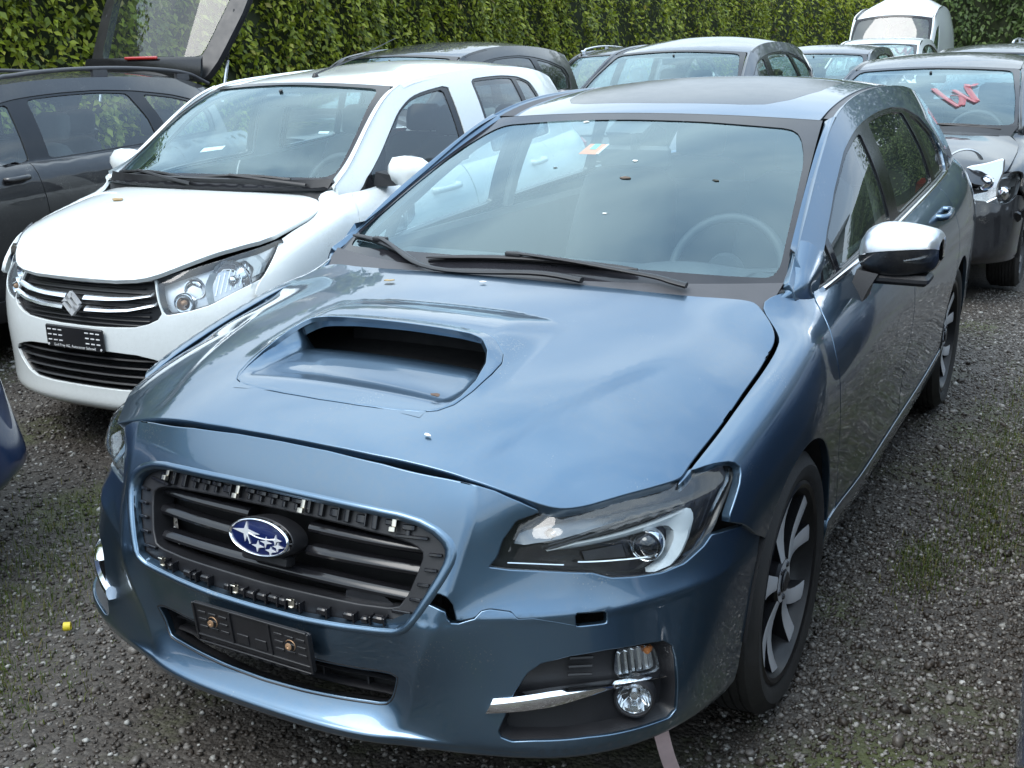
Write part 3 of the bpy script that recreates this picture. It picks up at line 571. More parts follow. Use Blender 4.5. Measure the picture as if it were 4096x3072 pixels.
# ---- grille
gr=panel('grille',surf_off(bump_f,-.022),dbl(np.array(GRILLE)*[1.0,1.0]),[dbl(GRIN)],.02,MATS['plastic'],LV,depth=.055,rad=.004)
def loc_frame(a,z,off=0):
    p=np.array([[a,z]]); P=bump_f(p)[0]; N=normals(bump_f,p)[0]
    if N@(P-BODY_C)<0: N=-N
    X=bump_f(np.array([[a+.004,z]]))[0]-bump_f(np.array([[a-.004,z]]))[0]; X-=N*(X@N); X/=np.linalg.norm(X); Z=np.cross(X,-N) if False else np.cross(N,X)*-1
    if Z[2]<0: Z=-Z
    return P+N*off,np.stack([X,N,Z],1)
tabs=MB(); rr=np.random.default_rng(3)
ga=np.array(GRILLE); gi=np.array(GRIN)
for a in np.arange(-.315,.32,.0315):                                   # tabs and pockets along the upper and lower frame
    zt=np.interp(abs(a),ga[:8,0],ga[:8,1]); zi=np.interp(abs(a),gi[:6,0],gi[:6,1]); c,Rm=loc_frame(a,(zt+zi)/2+.001,-.018); h=zt-zi
    k=int(rr.integers(0,3)); a+=rr.normal(0,.004)
    if k==0: tabs.box(c,(.012,.012,h*.9),Rm,.002)
    elif k==1: tabs.box(c+Rm[:,2]*.006,(.026,.008,h*.35),Rm,.002); tabs.box(c-Rm[:,2]*.006,(.008,.009,h*.4),Rm,.001)
    else: tabs.box(c,(.022,.007,h*.55),Rm,.002); tabs.box(c+Rm[:,0]*.012,(.004,.014,h*.9),Rm,.001)
    zb=np.interp(abs(a),ga[::-1][:6,0],ga[::-1][:6,1]); zj=np.interp(abs(a),gi[::-1][:5,0],gi[::-1][:5,1]); c,Rm=loc_frame(a,(zb+zj)/2-.006,-.016)
    if abs(a)<.30 and rr.random()<.82: tabs.box(c+Rm[:,2]*rr.normal(0,.002),(.024 if k else .016,.014,.015),Rm,.003); tabs.box(c+Rm[:,0]*.0155,(.004,.020,.022),Rm,.001)
for sg in (-1,1):
    for t in np.linspace(.56,.70,6):
        ao=np.interp(t,ga[::-1][4:14,1],ga[::-1][4:14,0]); ai=np.interp(t,gi[::-1][3:11,1],gi[::-1][3:11,0]); c,Rm=loc_frame(sg*(ao+ai)/2,t,-.018); tabs.box(c,((ao-ai)*.8,.010,.007),Rm,.0015)
tabs.build('frame_tabs',gr,MATS['gloss'],angle=40,kind='stuff')
for a,z,bot in [(-.297,.727,0),(-.09,.729,0),(.085,.729,0),(.292,.725,0),(-.272,.542,1),(-.062,.531,1),(.088,.533,1)]:
    c,Rm=loc_frame(a,z,-.008); m=MB()
    if not bot: m.box(c+Rm[:,2]*.002,(.0095,.003,.026),Rm,.001).box(c-Rm[:,2]*.016+Rm[:,1]*.004,(.013,.010,.010),Rm,.001).box(c+Rm[:,2]*.014-Rm[:,1]*.006,(.0095,.012,.003),Rm,.0008)
    else: m.box(c,(.015,.004,.018),Rm,.001).box(c+Rm[:,2]*.008+Rm[:,1]*.005,(.013,.010,.004),Rm,.001).box(c-Rm[:,2]*.009,(.010,.010,.004),Rm,.001)
    m.build('spring_clip',gr,MATS['steel'],angle=30)
def slat(a0,a1,z0,z1,off,name,parent,mat,h=.020,d=.034,n=26,M=bump_f):
    rings=[]
    for a,z in zip(np.linspace(a0,a1,n),np.linspace(z0,z1,n)):
        c,Rm=loc_frame(a,z,off); pr=[(-d,.30*h),(-d*.2,.55*h),(0,.35*h),(.004,.05*h),(.003,-.28*h),(-.004,-.38*h),(-.006,-.62*h),(-.014,-.70*h),(-d,-.5*h)]
        rings.append([c+np.array([0,-1,.0])*u*1.0+np.array([0,0,1.])*w for u,w in pr])
    return MB().loft(rings).build(name,parent,mat,angle=28)
for sg in (-1,1):
    for z0,z1 in ((.677,.677),(.631,.634)): slat(sg*.082,sg*.338,z0,z1,-.045,'slat',gr,MATS['gloss'])
slat(-.322,.322,.584,.584,-.045,'slat',gr,MATS['gloss'])
MB().box((0,-.775,.57),(.72,.02,.40)).build('radiator',LV,MATS['dark'])
# mounting pad and emblem
def ell(cx,cz,ra,rb,n=48): t=np.linspace(0,2*math.pi,n,endpoint=False); return np.stack([cx+ra*np.cos(t),cz+rb*np.sin(t)],-1)
EC,ER=loc_frame(0.0,.650,.0); EC=EC+np.array([0,-.004,0]); tl=R(14); EX=np.array([1,0,0]); EN=np.array([0,-math.cos(tl),math.sin(tl)]); EZ=np.array([0,math.sin(tl),math.cos(tl)])
def elift(q,h): return EC+q[:,:1]*EX+q[:,1:]*EZ+np.asarray(h).reshape(-1,1)*EN
m=MB(); m.loft([elift(ell(0,-.002,.082,.041),np.full(48,-.05)),elift(ell(0,-.002,.084,.042),np.full(48,-.012)),elift(ell(0,0,.081,.040),np.full(48,-.004))]); m.box(EC-EN*.028-EZ*.046,(.12,.03,.022),np.stack([EX,EN,EZ],1),.004); m.build('emblem_mount',gr,MATS['plastic'],angle=40)
m=MB(); rg=[]
for s_,h in ((1.0,-.004),(1.0,.006),(.985,.010),(.955,.0115),(.925,.010),(.915,.006)): rg.append(elift(ell(0,0,.0795*s_-(1-s_)*.0,.0385*s_-(1-s_)*.02),np.full(48,h)))
m.loft(rg,cap=False); em=m.build('emblem',gr,MATS['chrome'],angle=60)
q=np.concatenate([[(0,0)]]+[ell(0,0,.0735*s_,.0335*s_) for s_ in (.25,.5,.75,1)]); h=np.concatenate([[.010],*[np.full(48,.010-.003*s_**2) for s_ in (.25,.5,.75,1)]])
F=[(0,1+i,1+(i+1)%48) for i in range(48)]+[(1+48*k+i,1+48*(k+1)+i,1+48*(k+1)+(i+1)%48,1+48*k+(i+1)%48) for k in range(3) for i in range(48)]
MATS['emblue']=plain('emblem_blue',(.007,.013,.065),.12,coat=1); mesh('emblem_face',elift(q,h),F,em,MATS['emblue'])
def star(cx,cz,L,l2,w):
    t=[]; 
    for k in range(8):
        a=math.pi/4*k; r=(L if k%4==0 else l2) if k%2==0 else w; t.append((cx+r*math.cos(a),cz+r*math.sin(a)))
    return np.array(t)
m=MB()
for cx,cz,L,l2,w in ((-.032,.007,.036,.021,.0075),(.046,.003,.014,.011,.004),(.022,-.006,.015,.012,.004),(.053,-.010,.013,.010,.004),(.002,-.017,.016,.012,.0045),(.036,-.021,.014,.009,.004)):
    s0=star(cx,cz,L,l2,w); m.loft([elift(s0,np.full(8,.008)),elift(s0,np.full(8,.0112))])
for P in ([(-.024,.006),(-.005,.001),(.02,.0),(.046,.004)],[(-.028,.002),(-.022,-.008),(-.018,-.016)]):
    q=curve(P,14); m.tube(elift(q,np.full(14,.0108)),.0014,5)
m.build('emblem_stars',em,MATS['badge'],angle=20)
# cracked plastic at the grille corner
m=MB()
for sh in ([(.26,.512),(.30,.517),(.335,.528),(.352,.562),(.335,.56),(.31,.545),(.27,.536)],):
    q=np.array(sh); V0=surf_off(bump_f,-.020)(q); V1=surf_off(bump_f,-.012)(q); m.loft([V0,V1])
m.build('broken_corner',gr,PB,angle=20)
m=MB(); q=np.array([(.19,.575),(.23,.585),(.27,.580),(.30,.565),(.315,.545),(.27,.548),(.22,.556),(.19,.558)]); m.loft([surf_off(bump_f,-.050)(q),surf_off(bump_f,-.046)(q)]); m.build('broken_shard',gr,MATS['gloss'],angle=20)
# ---- lower intake
lg=MB().box((0,-.84,.375),(.72,.01,.10)).build('lower_grille',LV,MATS['dark'])
for z in (.398,.378,.358): slat(-.325,.325,z,z,-.030,'lower_slat',lg,MATS['plastic'],h=.007,d=.02)
for a in (-.24,-.12,0,.12,.24):
    c,Rm=loc_frame(a,.376,-.045); MB().box(c,(.004,.02,.072),Rm).build('lower_post',lg,MATS['plastic'])
# ---- licence plate holder
PLc=np.array([0,-.950,.449]); pt=R(9); PX=np.array([1,0,0]); PN=np.array([0,-math.cos(pt),-math.sin(pt)*.6]); PN/=np.linalg.norm(PN); PZ=np.cross(PN,PX)*-1; PZ=PZ if PZ[2]>0 else -PZ; PR=np.stack([PX,PN,PZ],1)
ph=MB().box(PLc,(.312,.010,.094),PR,.004).build('plate_holder',LV,MATS['plastic'],angle=40)
m=MB()
for dx,dz,sx,sz in ((0,.047,.300,.005),(-.153,0,.005,.094),(.153,0,.005,.094),(0,-.031,.300,.0045),(-.052,.008,.004,.075),(.052,.008,.004,.075),(0,-.047,.300,.004)): m.box(PLc+PX*dx+PZ*dz+PN*.006,(sx,.006,sz),PR,.001)
for bx in (-1,1):
    for i in range(3):
        for j in range(3): m.box(PLc+PX*(bx*.103+(i-1)*.029)+PZ*(.008+(j-1)*.018)+PN*.005,(.022,.004,.007),PR,.001)
for i in (-1,1): m.box(PLc+PX*i*.024-PZ*.013+PN*.005,(.030,.005,.024),PR,.001)
for dx in np.linspace(-.13,.13,9): m.box(PLc+PX*dx-PZ*.050+PN*.004,(.02,.006,.010),PR,.001)
m.build('holder_ribs',ph,MATS['plastic'],angle=30)
MATS['rust']=plain('rusty_screw',(.42,.26,.15),.5,metal=.6)
for sx in (-1,1):
    c=PLc+PX*sx*.104+PZ*.008+PN*.006; m=MB(); m.lathe([(-.006,.008),(-.008,.0075),(-.009,.003),(-.006,.0)],'y',c=c,n=10); m.lathe([(0,.013),(-.0015,.012)],'y',c=c,n=12); m.build('screw',ph,MATS['rust'])
# ---- fog lamp pockets
for sg in (1,-1):
    fg=np.array(FOG)*[sg,1]; wall=resample(fg,n=90,closed=True); V_,F_=ring(wall,[(.004,-.002),(0,-.001),(-.004,-.010),(-.012,-.042)]); pk=mesh('fog_lamp_pocket',V_,F_,LV,MATS['plastic'],angle=60)
    panel('pocket_back',surf_off(bump_f,-.040),shrink(wall,.008),(),.03,MATS['plastic'],pk,depth=0)
    # chrome blade
    ct=np.array([(.546,.402),(.60,.409),(.653,.4155),(.71,.4175),(.762,.4165),(.83,.411),(.903,.3985)]); cb=np.array([(.538,.375),(.60,.380),(.656,.386),(.71,.397),(.762,.4045),(.83,.403),(.904,.395)])
    rings=[]
    for (a,zt),(b,zb),k in zip(resample(ct,n=22),resample(cb,n=22),np.linspace(0,1,22)):
        c1,R1=loc_frame(sg*a,zt,.004-.018*k); c2,R2=loc_frame(sg*b,zb,.009-.021*k); Nn=R1[:,1]
        rings.append([c1-Nn*.02,c1+Nn*.0,(c1*.75+c2*.25)+Nn*.007,(c1*.4+c2*.6)+Nn*.006,c2+Nn*0,c2-Nn*.02])
    MB().loft(rings).build('chrome_blade',pk,MATS['chrome'],angle=40)
    # turn lamp
    tq=polyround([(.787,.470),(.868,.461),(.890,.411),(.788,.421)],.010,5)*[sg,1]
    tl_=panel('turn_lamp',surf_off(bump_f,-.032),tq,(),.012,MATS['satin'],pk,depth=0); panel('turn_lens',surf_off(bump_f,-.014),tq,(),.012,MATS['lens'],tl_,depth=.012)
    c,Rm=loc_frame(sg*.862,.454,-.026); MB().lathe([(-.008,.001),(-.006,.007),(.004,.008),(.012,.005)],'y',c=c,n=12).build('turn_bulb',tl_,MATS['amber'])
    m=MB(); 
    for k in range(5): c,Rm=loc_frame(sg*(.80+.016*k),.440,-.030); m.box(c,(.003,.008,.045),Rm)
    m.build('turn_reflector_ribs',tl_,MATS['chrome'])
    # round fog lamp
    c,Rm=loc_frame(sg*.834,.371,-.014); m=MB(); fn=np.array([sg*.35,-.93,.05]); fn/=np.linalg.norm(fn); fx=np.cross([0,0,1],fn); fx/=np.linalg.norm(fx); fz=np.cross(fn,fx)
    def rad(prof,n=36,ks=[.86]): return [[c+fn*h*ks[0]+fx*r*ks[0]*math.cos(t)+fz*r*ks[0]*math.sin(t) for t in np.linspace(0,2*math.pi,n,endpoint=False)] for r,h in prof]
    fo=MB().loft(rad([(.050,-.03),(.046,.004),(.041,.006),(.0385,.0),(.0385,-.01)]),cap=False).build('fog_lamp',pk,MATS['plastic'],angle=40)
    MB().loft(rad([(.0385,-.002),(.034,-.012),(.028,-.020),(.020,-.027),(.012,-.032),(.004,-.033)],15),cap='end').build('fog_reflector',fo,MATS['chrome'],smooth=False)
    m=MB(); m.loft(rad([(.011,-.03),(.011,-.012),(.008,-.008),(.001,-.007)])); 
    for k in range(10):
        t=2*math.pi*k/10; m.tube([c+fn*-.022+(fx*math.cos(t)+fz*math.sin(t))*.014,c+fn*-.006+(fx*math.cos(t)+fz*math.sin(t))*.035],.0012,4)
    m.build('fog_bulb_shield',fo,MATS['satin']); MB().loft(rad([(.0385,-.003),(.030,.002),(.018,.004),(.004,.005)]),cap='end').build('fog_lens',fo,MATS['lens'],angle=70)
    for z0 in (.468,.452,.4365):
        c1,R1=loc_frame(sg*.684,z0,-.026); c2,_=loc_frame(sg*.734,z0-.003,-.026); MB().tube(np.linspace(c1,c2,6),.0035,6).build('pocket_vane',pk,MATS['plastic'])
# ---- headlights
for sg in (1,-1):
    la=np.array(LAMP)*[sg,1]; wl=resample(polyround(la,.012,4),n=120,closed=True); V_,F_=ring(wl,[(.003,-.013),(.001,-.010),(-.003,-.012),(-.006,-.028),(-.012,-.060)]); hl=mesh('headlight',V_,F_,LV,MATS['gloss'],angle=60)
    panel('lamp_housing',surf_off(bump_f,-.055),shrink(wl,.009),(),.03,MATS['gloss'],hl,depth=0)
    _wl=shrink(wl,.003); panel('lamp_lens',(lambda W_: (lambda p: bump_f(p)+(lambda N_: N_*np.sign((N_*(bump_f(p)-BODY_C)).sum(1,keepdims=True)))(normals(bump_f,p))*(-.008+.040*sstep(dist_poly(p,W_),0,.055)*sstep(np.abs(p[:,0]),.50,.62)*(1-.55*sstep(np.abs(p[:,0]),.80,1.0)))[:,None]))(_wl),_wl,(),.018,MATS['lens'],hl,depth=.006)
    # C shaped light guide
    do=resample(np.array([(.597,.670),(.665,.681),(.787,.6875),(.86,.694),(.911,.701),(.933,.706),(.949,.700),(.953,.682),(.942,.649),(.924,.621),(.898,.605),(.85,.603)]),n=44); di=resample(np.array([(.600,.669),(.652,.668),(.714,.671),(.787,.674),(.84,.676),(.878,.676),(.894,.668),(.896,.652),(.884,.632),(.866,.619),(.845,.612),(.83,.608)]),n=44)
    di=di*.76+do*.24; rings=[]
    for (a,z),(b,z2) in zip(do,di):
        c1,R1=loc_frame(sg*a,z,-.022); c2,R2=loc_frame(sg*b,z2,-.026); N1=R1[:,1]; mid=(c1+c2)/2
        rings.append([c1-N1*.025,c1,mid*.5+c1*.5+N1*.006,mid*.5+c2*.5+N1*.004,c2,c2-N1*.025])
    MB().loft(rings).build('light_guide',hl,MATS['guide'],angle=40)
    # upper reflector bar and trim fins
    t1=resample(np.array([(.526,.684),(.535,.704),(.596,.711),(.696,.721),(.773,.719),(.849,.722),(.93,.722)]),n=24); t2=resample(np.array([(.547,.682),(.575,.684),(.64,.690),(.71,.701),(.79,.709),(.86,.713),(.93,.714)]),n=24)
    rings=[]
    for (a,z),(b,z2) in zip(t1,t2):
        c1,R1=loc_frame(sg*a,z,-.040); c2,R2=loc_frame(sg*b,z2,-.030); N1=R1[:,1]; rings.append([c1,c2,c2-N1*.012,c1-N1*.012])
    MB().loft(rings).build('upper_reflector',hl,MATS['lampgrey'],angle=30)
    for zz,of in ((.012,-.024),(.006,-.026)):
        q=resample(np.array([(.60,.680),(.70,.697),(.80,.709),(.93,.716)]),n=18)-[0,zz-.006]; MB().tube(np.array([loc_frame(sg*a,z,of)[0] for a,z in q]),.0022,5).build('lamp_trim',hl,MATS['gloss'])
    q=resample(np.array([(.676,.646),(.775,.639),(.84,.633),(.871,.632)]),n=16); MB().tube(np.array([loc_frame(sg*a,z,-.026)[0] for a,z in q]),.0026,6).build('lamp_trim',hl,MATS['chrome'])
    q=resample(np.array([(.517,.652),(.60,.646),(.643,.643)]),n=10); MB().tube(np.array([loc_frame(sg*a,z,-.026)[0] for a,z in q]),.0018,5).build('lamp_trim',hl,MATS['satin'])
    for d in (0,.012):
        q=resample(np.array([(.972,.655),(.99,.685),(1.008,.715),(1.02,.742)]),n=12)+[d*1.2,-d*.3]; MB().tube(np.array([loc_frame(sg*a,z,-.028)[0] for a,z in q]),.0022,5).build('lamp_trim',hl,MATS['gloss'])
    # projector
    c,Rm=loc_frame(sg*.840,.652,-.030); fn=np.array([sg*.12,-.985,.02]); fn/=np.linalg.norm(fn); fx=np.cross([0,0,1],fn); fx/=np.linalg.norm(fx); fz=np.cross(fn,fx)
    pj=MB().loft(rad([(.040,-.03),(.040,-.006),(.037,-.001),(.033,-.004),(.0325,-.02)]),cap=False).build('projector',hl,MATS['chrome'],angle=35)
    MB().loft(rad([(.0315,-.008),(.029,.003),(.022,.011),(.012,.016),(.003,.0175)]),cap='end').build('projector_lens',pj,plain('dark_projector_glass',(.006,.007,.010),.03,coat=1) if 'pjg' not in MATS else MATS['pjg'],angle=70)
    q=[loc_frame(sg*a,z,-.045)[0] for a,z in ((.69,.662),(.79,.664),(.80,.640),(.70,.646))]; MB().loft([np.array(q),np.array(q)+[0,.004,0]]).build('inner_reflector',hl,MATS['alloy_dark'])
    c1,_=loc_frame(sg*.605,.697,-.040); MB().lathe([(-.012,.001),(-.010,.010),(.0,.013)],'y',c=c1,n=16).build('position_bulb',hl,MATS['satin'])
# ---- wings, doors, sills, quarters
for sg in (1,-1):
    fr=[(-.515,.048),(-.40,.042),(-.25,.038),(-.10,.037),(.05,.036),(.12,.034),(.16,.024),(.20,.012),(.245,.0),(.29,0),(.34,.0),(.40,.0),(.45,.0),(.40,.05),(.36,.10),(.335,.18),(.34,.29),(.395,.42),(.45,.55)]
    fr+= [(.452,.60)]+[tuple(p) for p in yz([(.40,.325)]+arc(0,.335,.358,-2,140,30))]+[(-.33,.325),(-.40,.255),(-.455,.212),(-.425,.19),(-.385,.163),(-.370,.14),(-.385,.112),(-.43,.075),(-.48,.035)]
    panel('wing',side_s,np.array(fr),(),.026,PB,LV,sgn=sg,depth=.02,rad=.003)
    V_=np.array([side_s(np.array([[p[0],p[1]]]))[0] for p in yz(arc(0,.335,.357,2,178,40))]); W_=V_*[1,1,1]-[.22,0,0]; MB().loft([V_*[sg,1,1],W_*[sg,1,1]],closed=False,cap=False).build('wheel_arch_liner',LV,MATS['dark'])
    V_=np.array([side_s(np.array([[p[0],p[1]]]))[0] for p in yz(arc(2.65,.335,.357,2,178,40))]); W_=V_-[.24,0,0]; MB().loft([V_*[sg,1,1],W_*[sg,1,1]],closed=False,cap=False).build('wheel_arch_liner',LV,MATS['dark'])
    fd=panel('front_door',side_s,np.array([(.460,.0),(.6,0),(.9,0),(1.2,0),(1.40,0),(1.41,.1),(1.42,.3),(1.41,.5),(1.39,.6),(1.1,.6),(.8,.6),(.46,.60),(.457,.55),(.402,.42),(.347,.29),(.342,.18),(.372,.10),(.41,.05)]),(),.035,PB,LV,sgn=sg,depth=.015)
    ra=[tuple(p) for p in yz(arc(2.65,.335,.358,168,120,16))]
    rd=panel('rear_door',side_s,np.array([(1.408,0),(1.7,0),(2.0,0),(2.35,0),(2.44,.12)]+[(2.46,.24)]+ra[::-1]+[(2.295,.60),(2.0,.60),(1.7,.60),(1.398,.60),(1.418,.5),(1.428,.3),(1.418,.1)]),(),.04,PB,LV,sgn=sg,depth=.015)
    qa=[tuple(p) for p in yz(arc(2.65,.335,.358,118,8,24))]
    panel('rear_quarter',side_s,np.array([(2.36,0),(2.7,0),(3.1,0),(3.5,0),(3.55,.2),(3.55,.45),(3.5,.62),(3.1,.62),(3.01,.60)]+qa[::-1]+[(2.468,.24),(2.448,.12)]),(),.045,PB,LV,sgn=sg,depth=.015)
    panel('sill',side_s,np.array([(.35,.607),(.8,.607),(1.4,.607),(2.0,.607),(2.33,.607),(2.34,.66),(2.30,.70),(1.6,.70),(.9,.70),(.36,.70)]),(),.035,PB,LV,sgn=sg,depth=.02,off=.004)
    for d,yh in ((fd,1.24),(rd,2.16)):
        P=side_s(np.array([[yh-.09,.118],[yh,.118],[yh+.09,.118]]))*[sg,1,1]; m=MB(); q=curve(np.array([P[0]-[sg*.005,0,0],P[0]+[sg*.03,.01,0],P[1]+[sg*.036,0,0],P[2]+[sg*.03,-.01,0],P[2]-[sg*.005,0,0]]),20); m.tube(q,.011,8,flat=1.2); m.build('door_handle',d,PB,angle=50)
    # greenhouse
    DLO=[(.475,.03),(.50,.10),(.571,.42),(.725,.610),(.897,.730),(1.123,.808),(1.369,.828),(1.76,.835),(2.04,.830),(2.30,.79),(2.55,.68),(2.74,.48),(2.80,.25),(2.77,.06),(2.72,.025),(2.4,.02),(2.0,.02),(1.6,.02),(1.2,.02),(.8,.02)]
    up=panel('upper_body_side',gh_s,np.array([(.33,0),(.33,.5),(.33,1.0),(.6,1),(1,1),(1.5,1),(2,1),(2.6,1),(3.25,1),(3.25,0),(2.6,0),(1.8,0),(1.0,0)]),[np.array(DLO)],.045,PB,LV,sgn=sg,depth=.02)
    W1=[(.71,.06),(.71,.54),(.90,.685),(1.14,.765),(1.40,.785),(1.42,.06)]; W0=[(.55,.055),(.59,.36),(.66,.50),(.675,.50),(.675,.06)]; W2=[(1.56,.06),(1.56,.795),(1.8,.80),(2.04,.795),(2.22,.765),(2.30,.40),(2.32,.06)]; W3=[(2.40,.06),(2.38,.40),(2.34,.74),(2.50,.66),(2.68,.47),(2.73,.26),(2.71,.06)]
    wf=panel('window_frame',surf_off(gh_s,-.006),np.array(DLO),[polyround(w,.03,3) for w in (W0,W1,W2,W3)],.035,MATS['gloss'],LV,sgn=sg,depth=.02)
    for w in (W0,W1,W2,W3): panel('side_window',surf_off(gh_s,-.012),polyround(w,.02,3),(),.06,MATS['glass'],wf,sgn=sg,depth=0)
    bl=gh_s(np.stack([np.linspace(.50,2.72,40),np.full(40,.018)],-1))*[sg,1,1]; MB().tube(bl+[sg*.004,0,.0],.009,8,flat=.8).build('belt_trim',wf,MATS['chrome'],angle=60)
    # A-pillar face, roof channel
    tt=np.linspace(0,1,30); ge=ws_s(np.stack([np.full(30,1.012),tt],-1)); yy=np.linspace(.32,1.215,30); gt=gh_s(np.stack([yy,np.full(30,1.0)],-1)); _tk=np.array([-.012,.006,-.016])*(1-sstep(tt,0,.14))[:,None]; ge=ge+_tk; gt=gt+_tk; strip('windscreen_pillar',ge*[sg,1,1],gt*[sg,1,1],PB,LV,.02,mid=((ge+gt)/2+np.array([.012,-.008,.010])*sstep(tt,.0,.45)[:,None])*[sg,1,1])
    rows=[]
    rows.append(side_s(np.array([[.245,.0],[.30,.012],[.36,.03],[.43,.05]]))-[0,0,.012])
    for t in (.12,.45,.75,1.0):
        i_=ws_s(np.array([[1.012,-.02+.27*t]]))[0]+[.0,-.004,.004]; o_=gh_s(np.array([[.40+.20*t,.16+.24*t]]))[0]+[.006,0,.002]; m1=i_*.66+o_*.34; m2=i_*.30+o_*.70; rows.append(np.array([i_,m1+[.010,-.006,.012],m2+[.012,-.004,.008],o_]))
    pf=Grid(np.array(rows),[0,.12,.45,.75,1.0],[0,.33,.67,1.0]); panel('pillar_foot',pf,np.array([(0,0),(.5,0),(.97,0),(.985,.5),(.97,1),(.5,1),(0,1),(0,.5)]),(),.06,PB,LV,sgn=sg,depth=.012)
    yr=np.linspace(1.215,3.25,40); re=roof_s(np.stack([np.full(40,.955),np.clip(yr,1.11,3.44)],-1)); gt=gh_s(np.stack([yr,np.full(40,1.0)],-1)); strip('roof_channel',(re+[.004,0,-.006])*[sg,1,1],(gt+[-.008,0,-.004])*[sg,1,1],MATS['grey_plastic'],LV,.02)
    strip('roof_rail_edge',(gt+[-.008,0,-.002])*[sg,1,1],gt*[sg,1,1],PB,LV,.01,mid=(gt+[-.003,0,.004])*[sg,1,1])
# ---- roof, windscreen, cowl
RO=[(-.95,1.140),(-.6,1.138),(0,1.137),(.6,1.138),(.95,1.140),(.955,1.4),(.955,2.0),(.955,2.7),(.95,3.40),(0,3.42),(-.95,3.40),(-.955,2.7),(-.955,2.0),(-.955,1.4)]
SRF=[(-.80,1.66),(-.72,1.42),(-.62,1.31),(-.5,1.285),(0,1.275),(.5,1.285),(.62,1.31),(.72,1.42),(.80,1.66),(.80,2.05),(.74,2.10),(0,2.11),(-.74,2.10),(-.80,2.05)]
rf=panel('roof',roof_s,np.array(RO),[np.array(SRF)],.05,PB,LV,depth=.02,rad=.004)
panel('sunroof',surf_off(roof_s,-.0005),shrink(np.array(SRF),.006),(),.05,plain('tinted_sunroof_glass',(.035,.040,.046),.20,spec=.42),rf,depth=.01,rad=.003)
ws=panel('windscreen',ws_s,np.array([(-1,0),(-.5,0),(0,0),(.5,0),(1,0),(1,.5),(1,1),(.5,1),(0,1),(-.5,1),(-1,1),(-1,.5)]),(),.03,MATS['screen'],LV,depth=0)
CLR=polyround([(-.90,.915),(-.4,.94),(0,.945),(.4,.94),(.90,.915),(.968,.72),(.975,.40),(.975,.12),(.955,.07),(.5,.105),(0,.125),(-.5,.105),(-.955,.07),(-.975,.12),(-.975,.40),(-.968,.72)],[.08,.05,.05,.05,.08,.1,.1,.06,.06,.1,.1,.1,.06,.06,.1,.1],4)
panel('ceramic_band',surf_off(ws_s,.003),np.array([(-1,0),(-.5,0),(0,0),(.5,0),(1,0),(1,.5),(1,.995),(.5,.995),(0,.995),(-.5,.995),(-1,.995),(-1,.5)]),[CLR],.03,MATS['frit'],ws,depth=0)
u=np.linspace(-1,1,40); a=hood_m(np.stack([np.clip(u*.70,-.70,.70),np.full(40,.05)+.11*np.abs(u)**2],-1))-[0,0,.035]; b=ws_s(np.stack([u*1.0,np.full(40,.035)],-1))+[0,-.006,.012]
strip('cowl',a,b,MATS['grey_plastic'],LV,.01)
for sg in (1,-1):
    MB().loft([np.array([(.58,.13,.915),(.66,.17,.925),(.705,.25,.945),(.715,.33,.965)])*[sg,1,1],np.array([(.58,.30,.965),(.64,.32,.968),(.70,.335,.972),(.712,.37,.975)])*[sg,1,1]],closed=False,cap=False).build('cowl_corner',LV,MATS['plastic'])
MB().tube(ws_s(np.stack([np.linspace(-1,1,40),np.full(40,1.004)],-1))+[0,0,-.004],.0075,6).build('windscreen_seal',ws,MATS['seal'])
# wipers: blade, arm
def on_ws(u,v,h): p=np.array([[u,v]]); P=ws_s(p)[0]; N=normals(ws_s,p)[0]; N=N if N[2]>0 else -N; return P+N*h
for nm,bl,ar in (('wiper',[(-.417,.070),(-.137,.100),(.10,.108),(.30,.102),(.492,.085)],[(-.02,.112),(.255,.090),(.541,.045),(.62,.025),(.69,.005)]),('wiper',[(-.96,.105),(-.83,.108),(-.70,.096),(-.55,.07),(-.409,.034)],[(-.74,.105),(-.60,.075),(-.40,.02),(-.15,.015),(.12,.035),(.32,.015)])):
    q=curve(bl,24); m=MB(); P=np.array([on_ws(a,b,.018) for a,b in q]); rr_=.010*np.interp(np.linspace(0,1,24),[0,.06,.5,.94,1],[.5,.9,1.15,.8,.4]); m.tube(P,rr_,7,flat=.7); P2=np.array([on_ws(a,b,.006) for a,b in q]); m.tube(P2,.004,4); wb=m.build('wiper',LV,MATS['plastic'],angle=50)
    q=curve(ar,20); P=np.array([on_ws(a,max(b,-.02),.032)+(np.array([0,0,-.02]) if b<0 else 0) for a,b in q]); m=MB(); m.tube(P,np.linspace(.007,.014,20),6,flat=.6); m.box(on_ws(ar[0][0],ar[0][1],.026),(.05,.02,.016),None,.003); m.build('wiper_arm',wb,MATS['plastic'],angle=50)
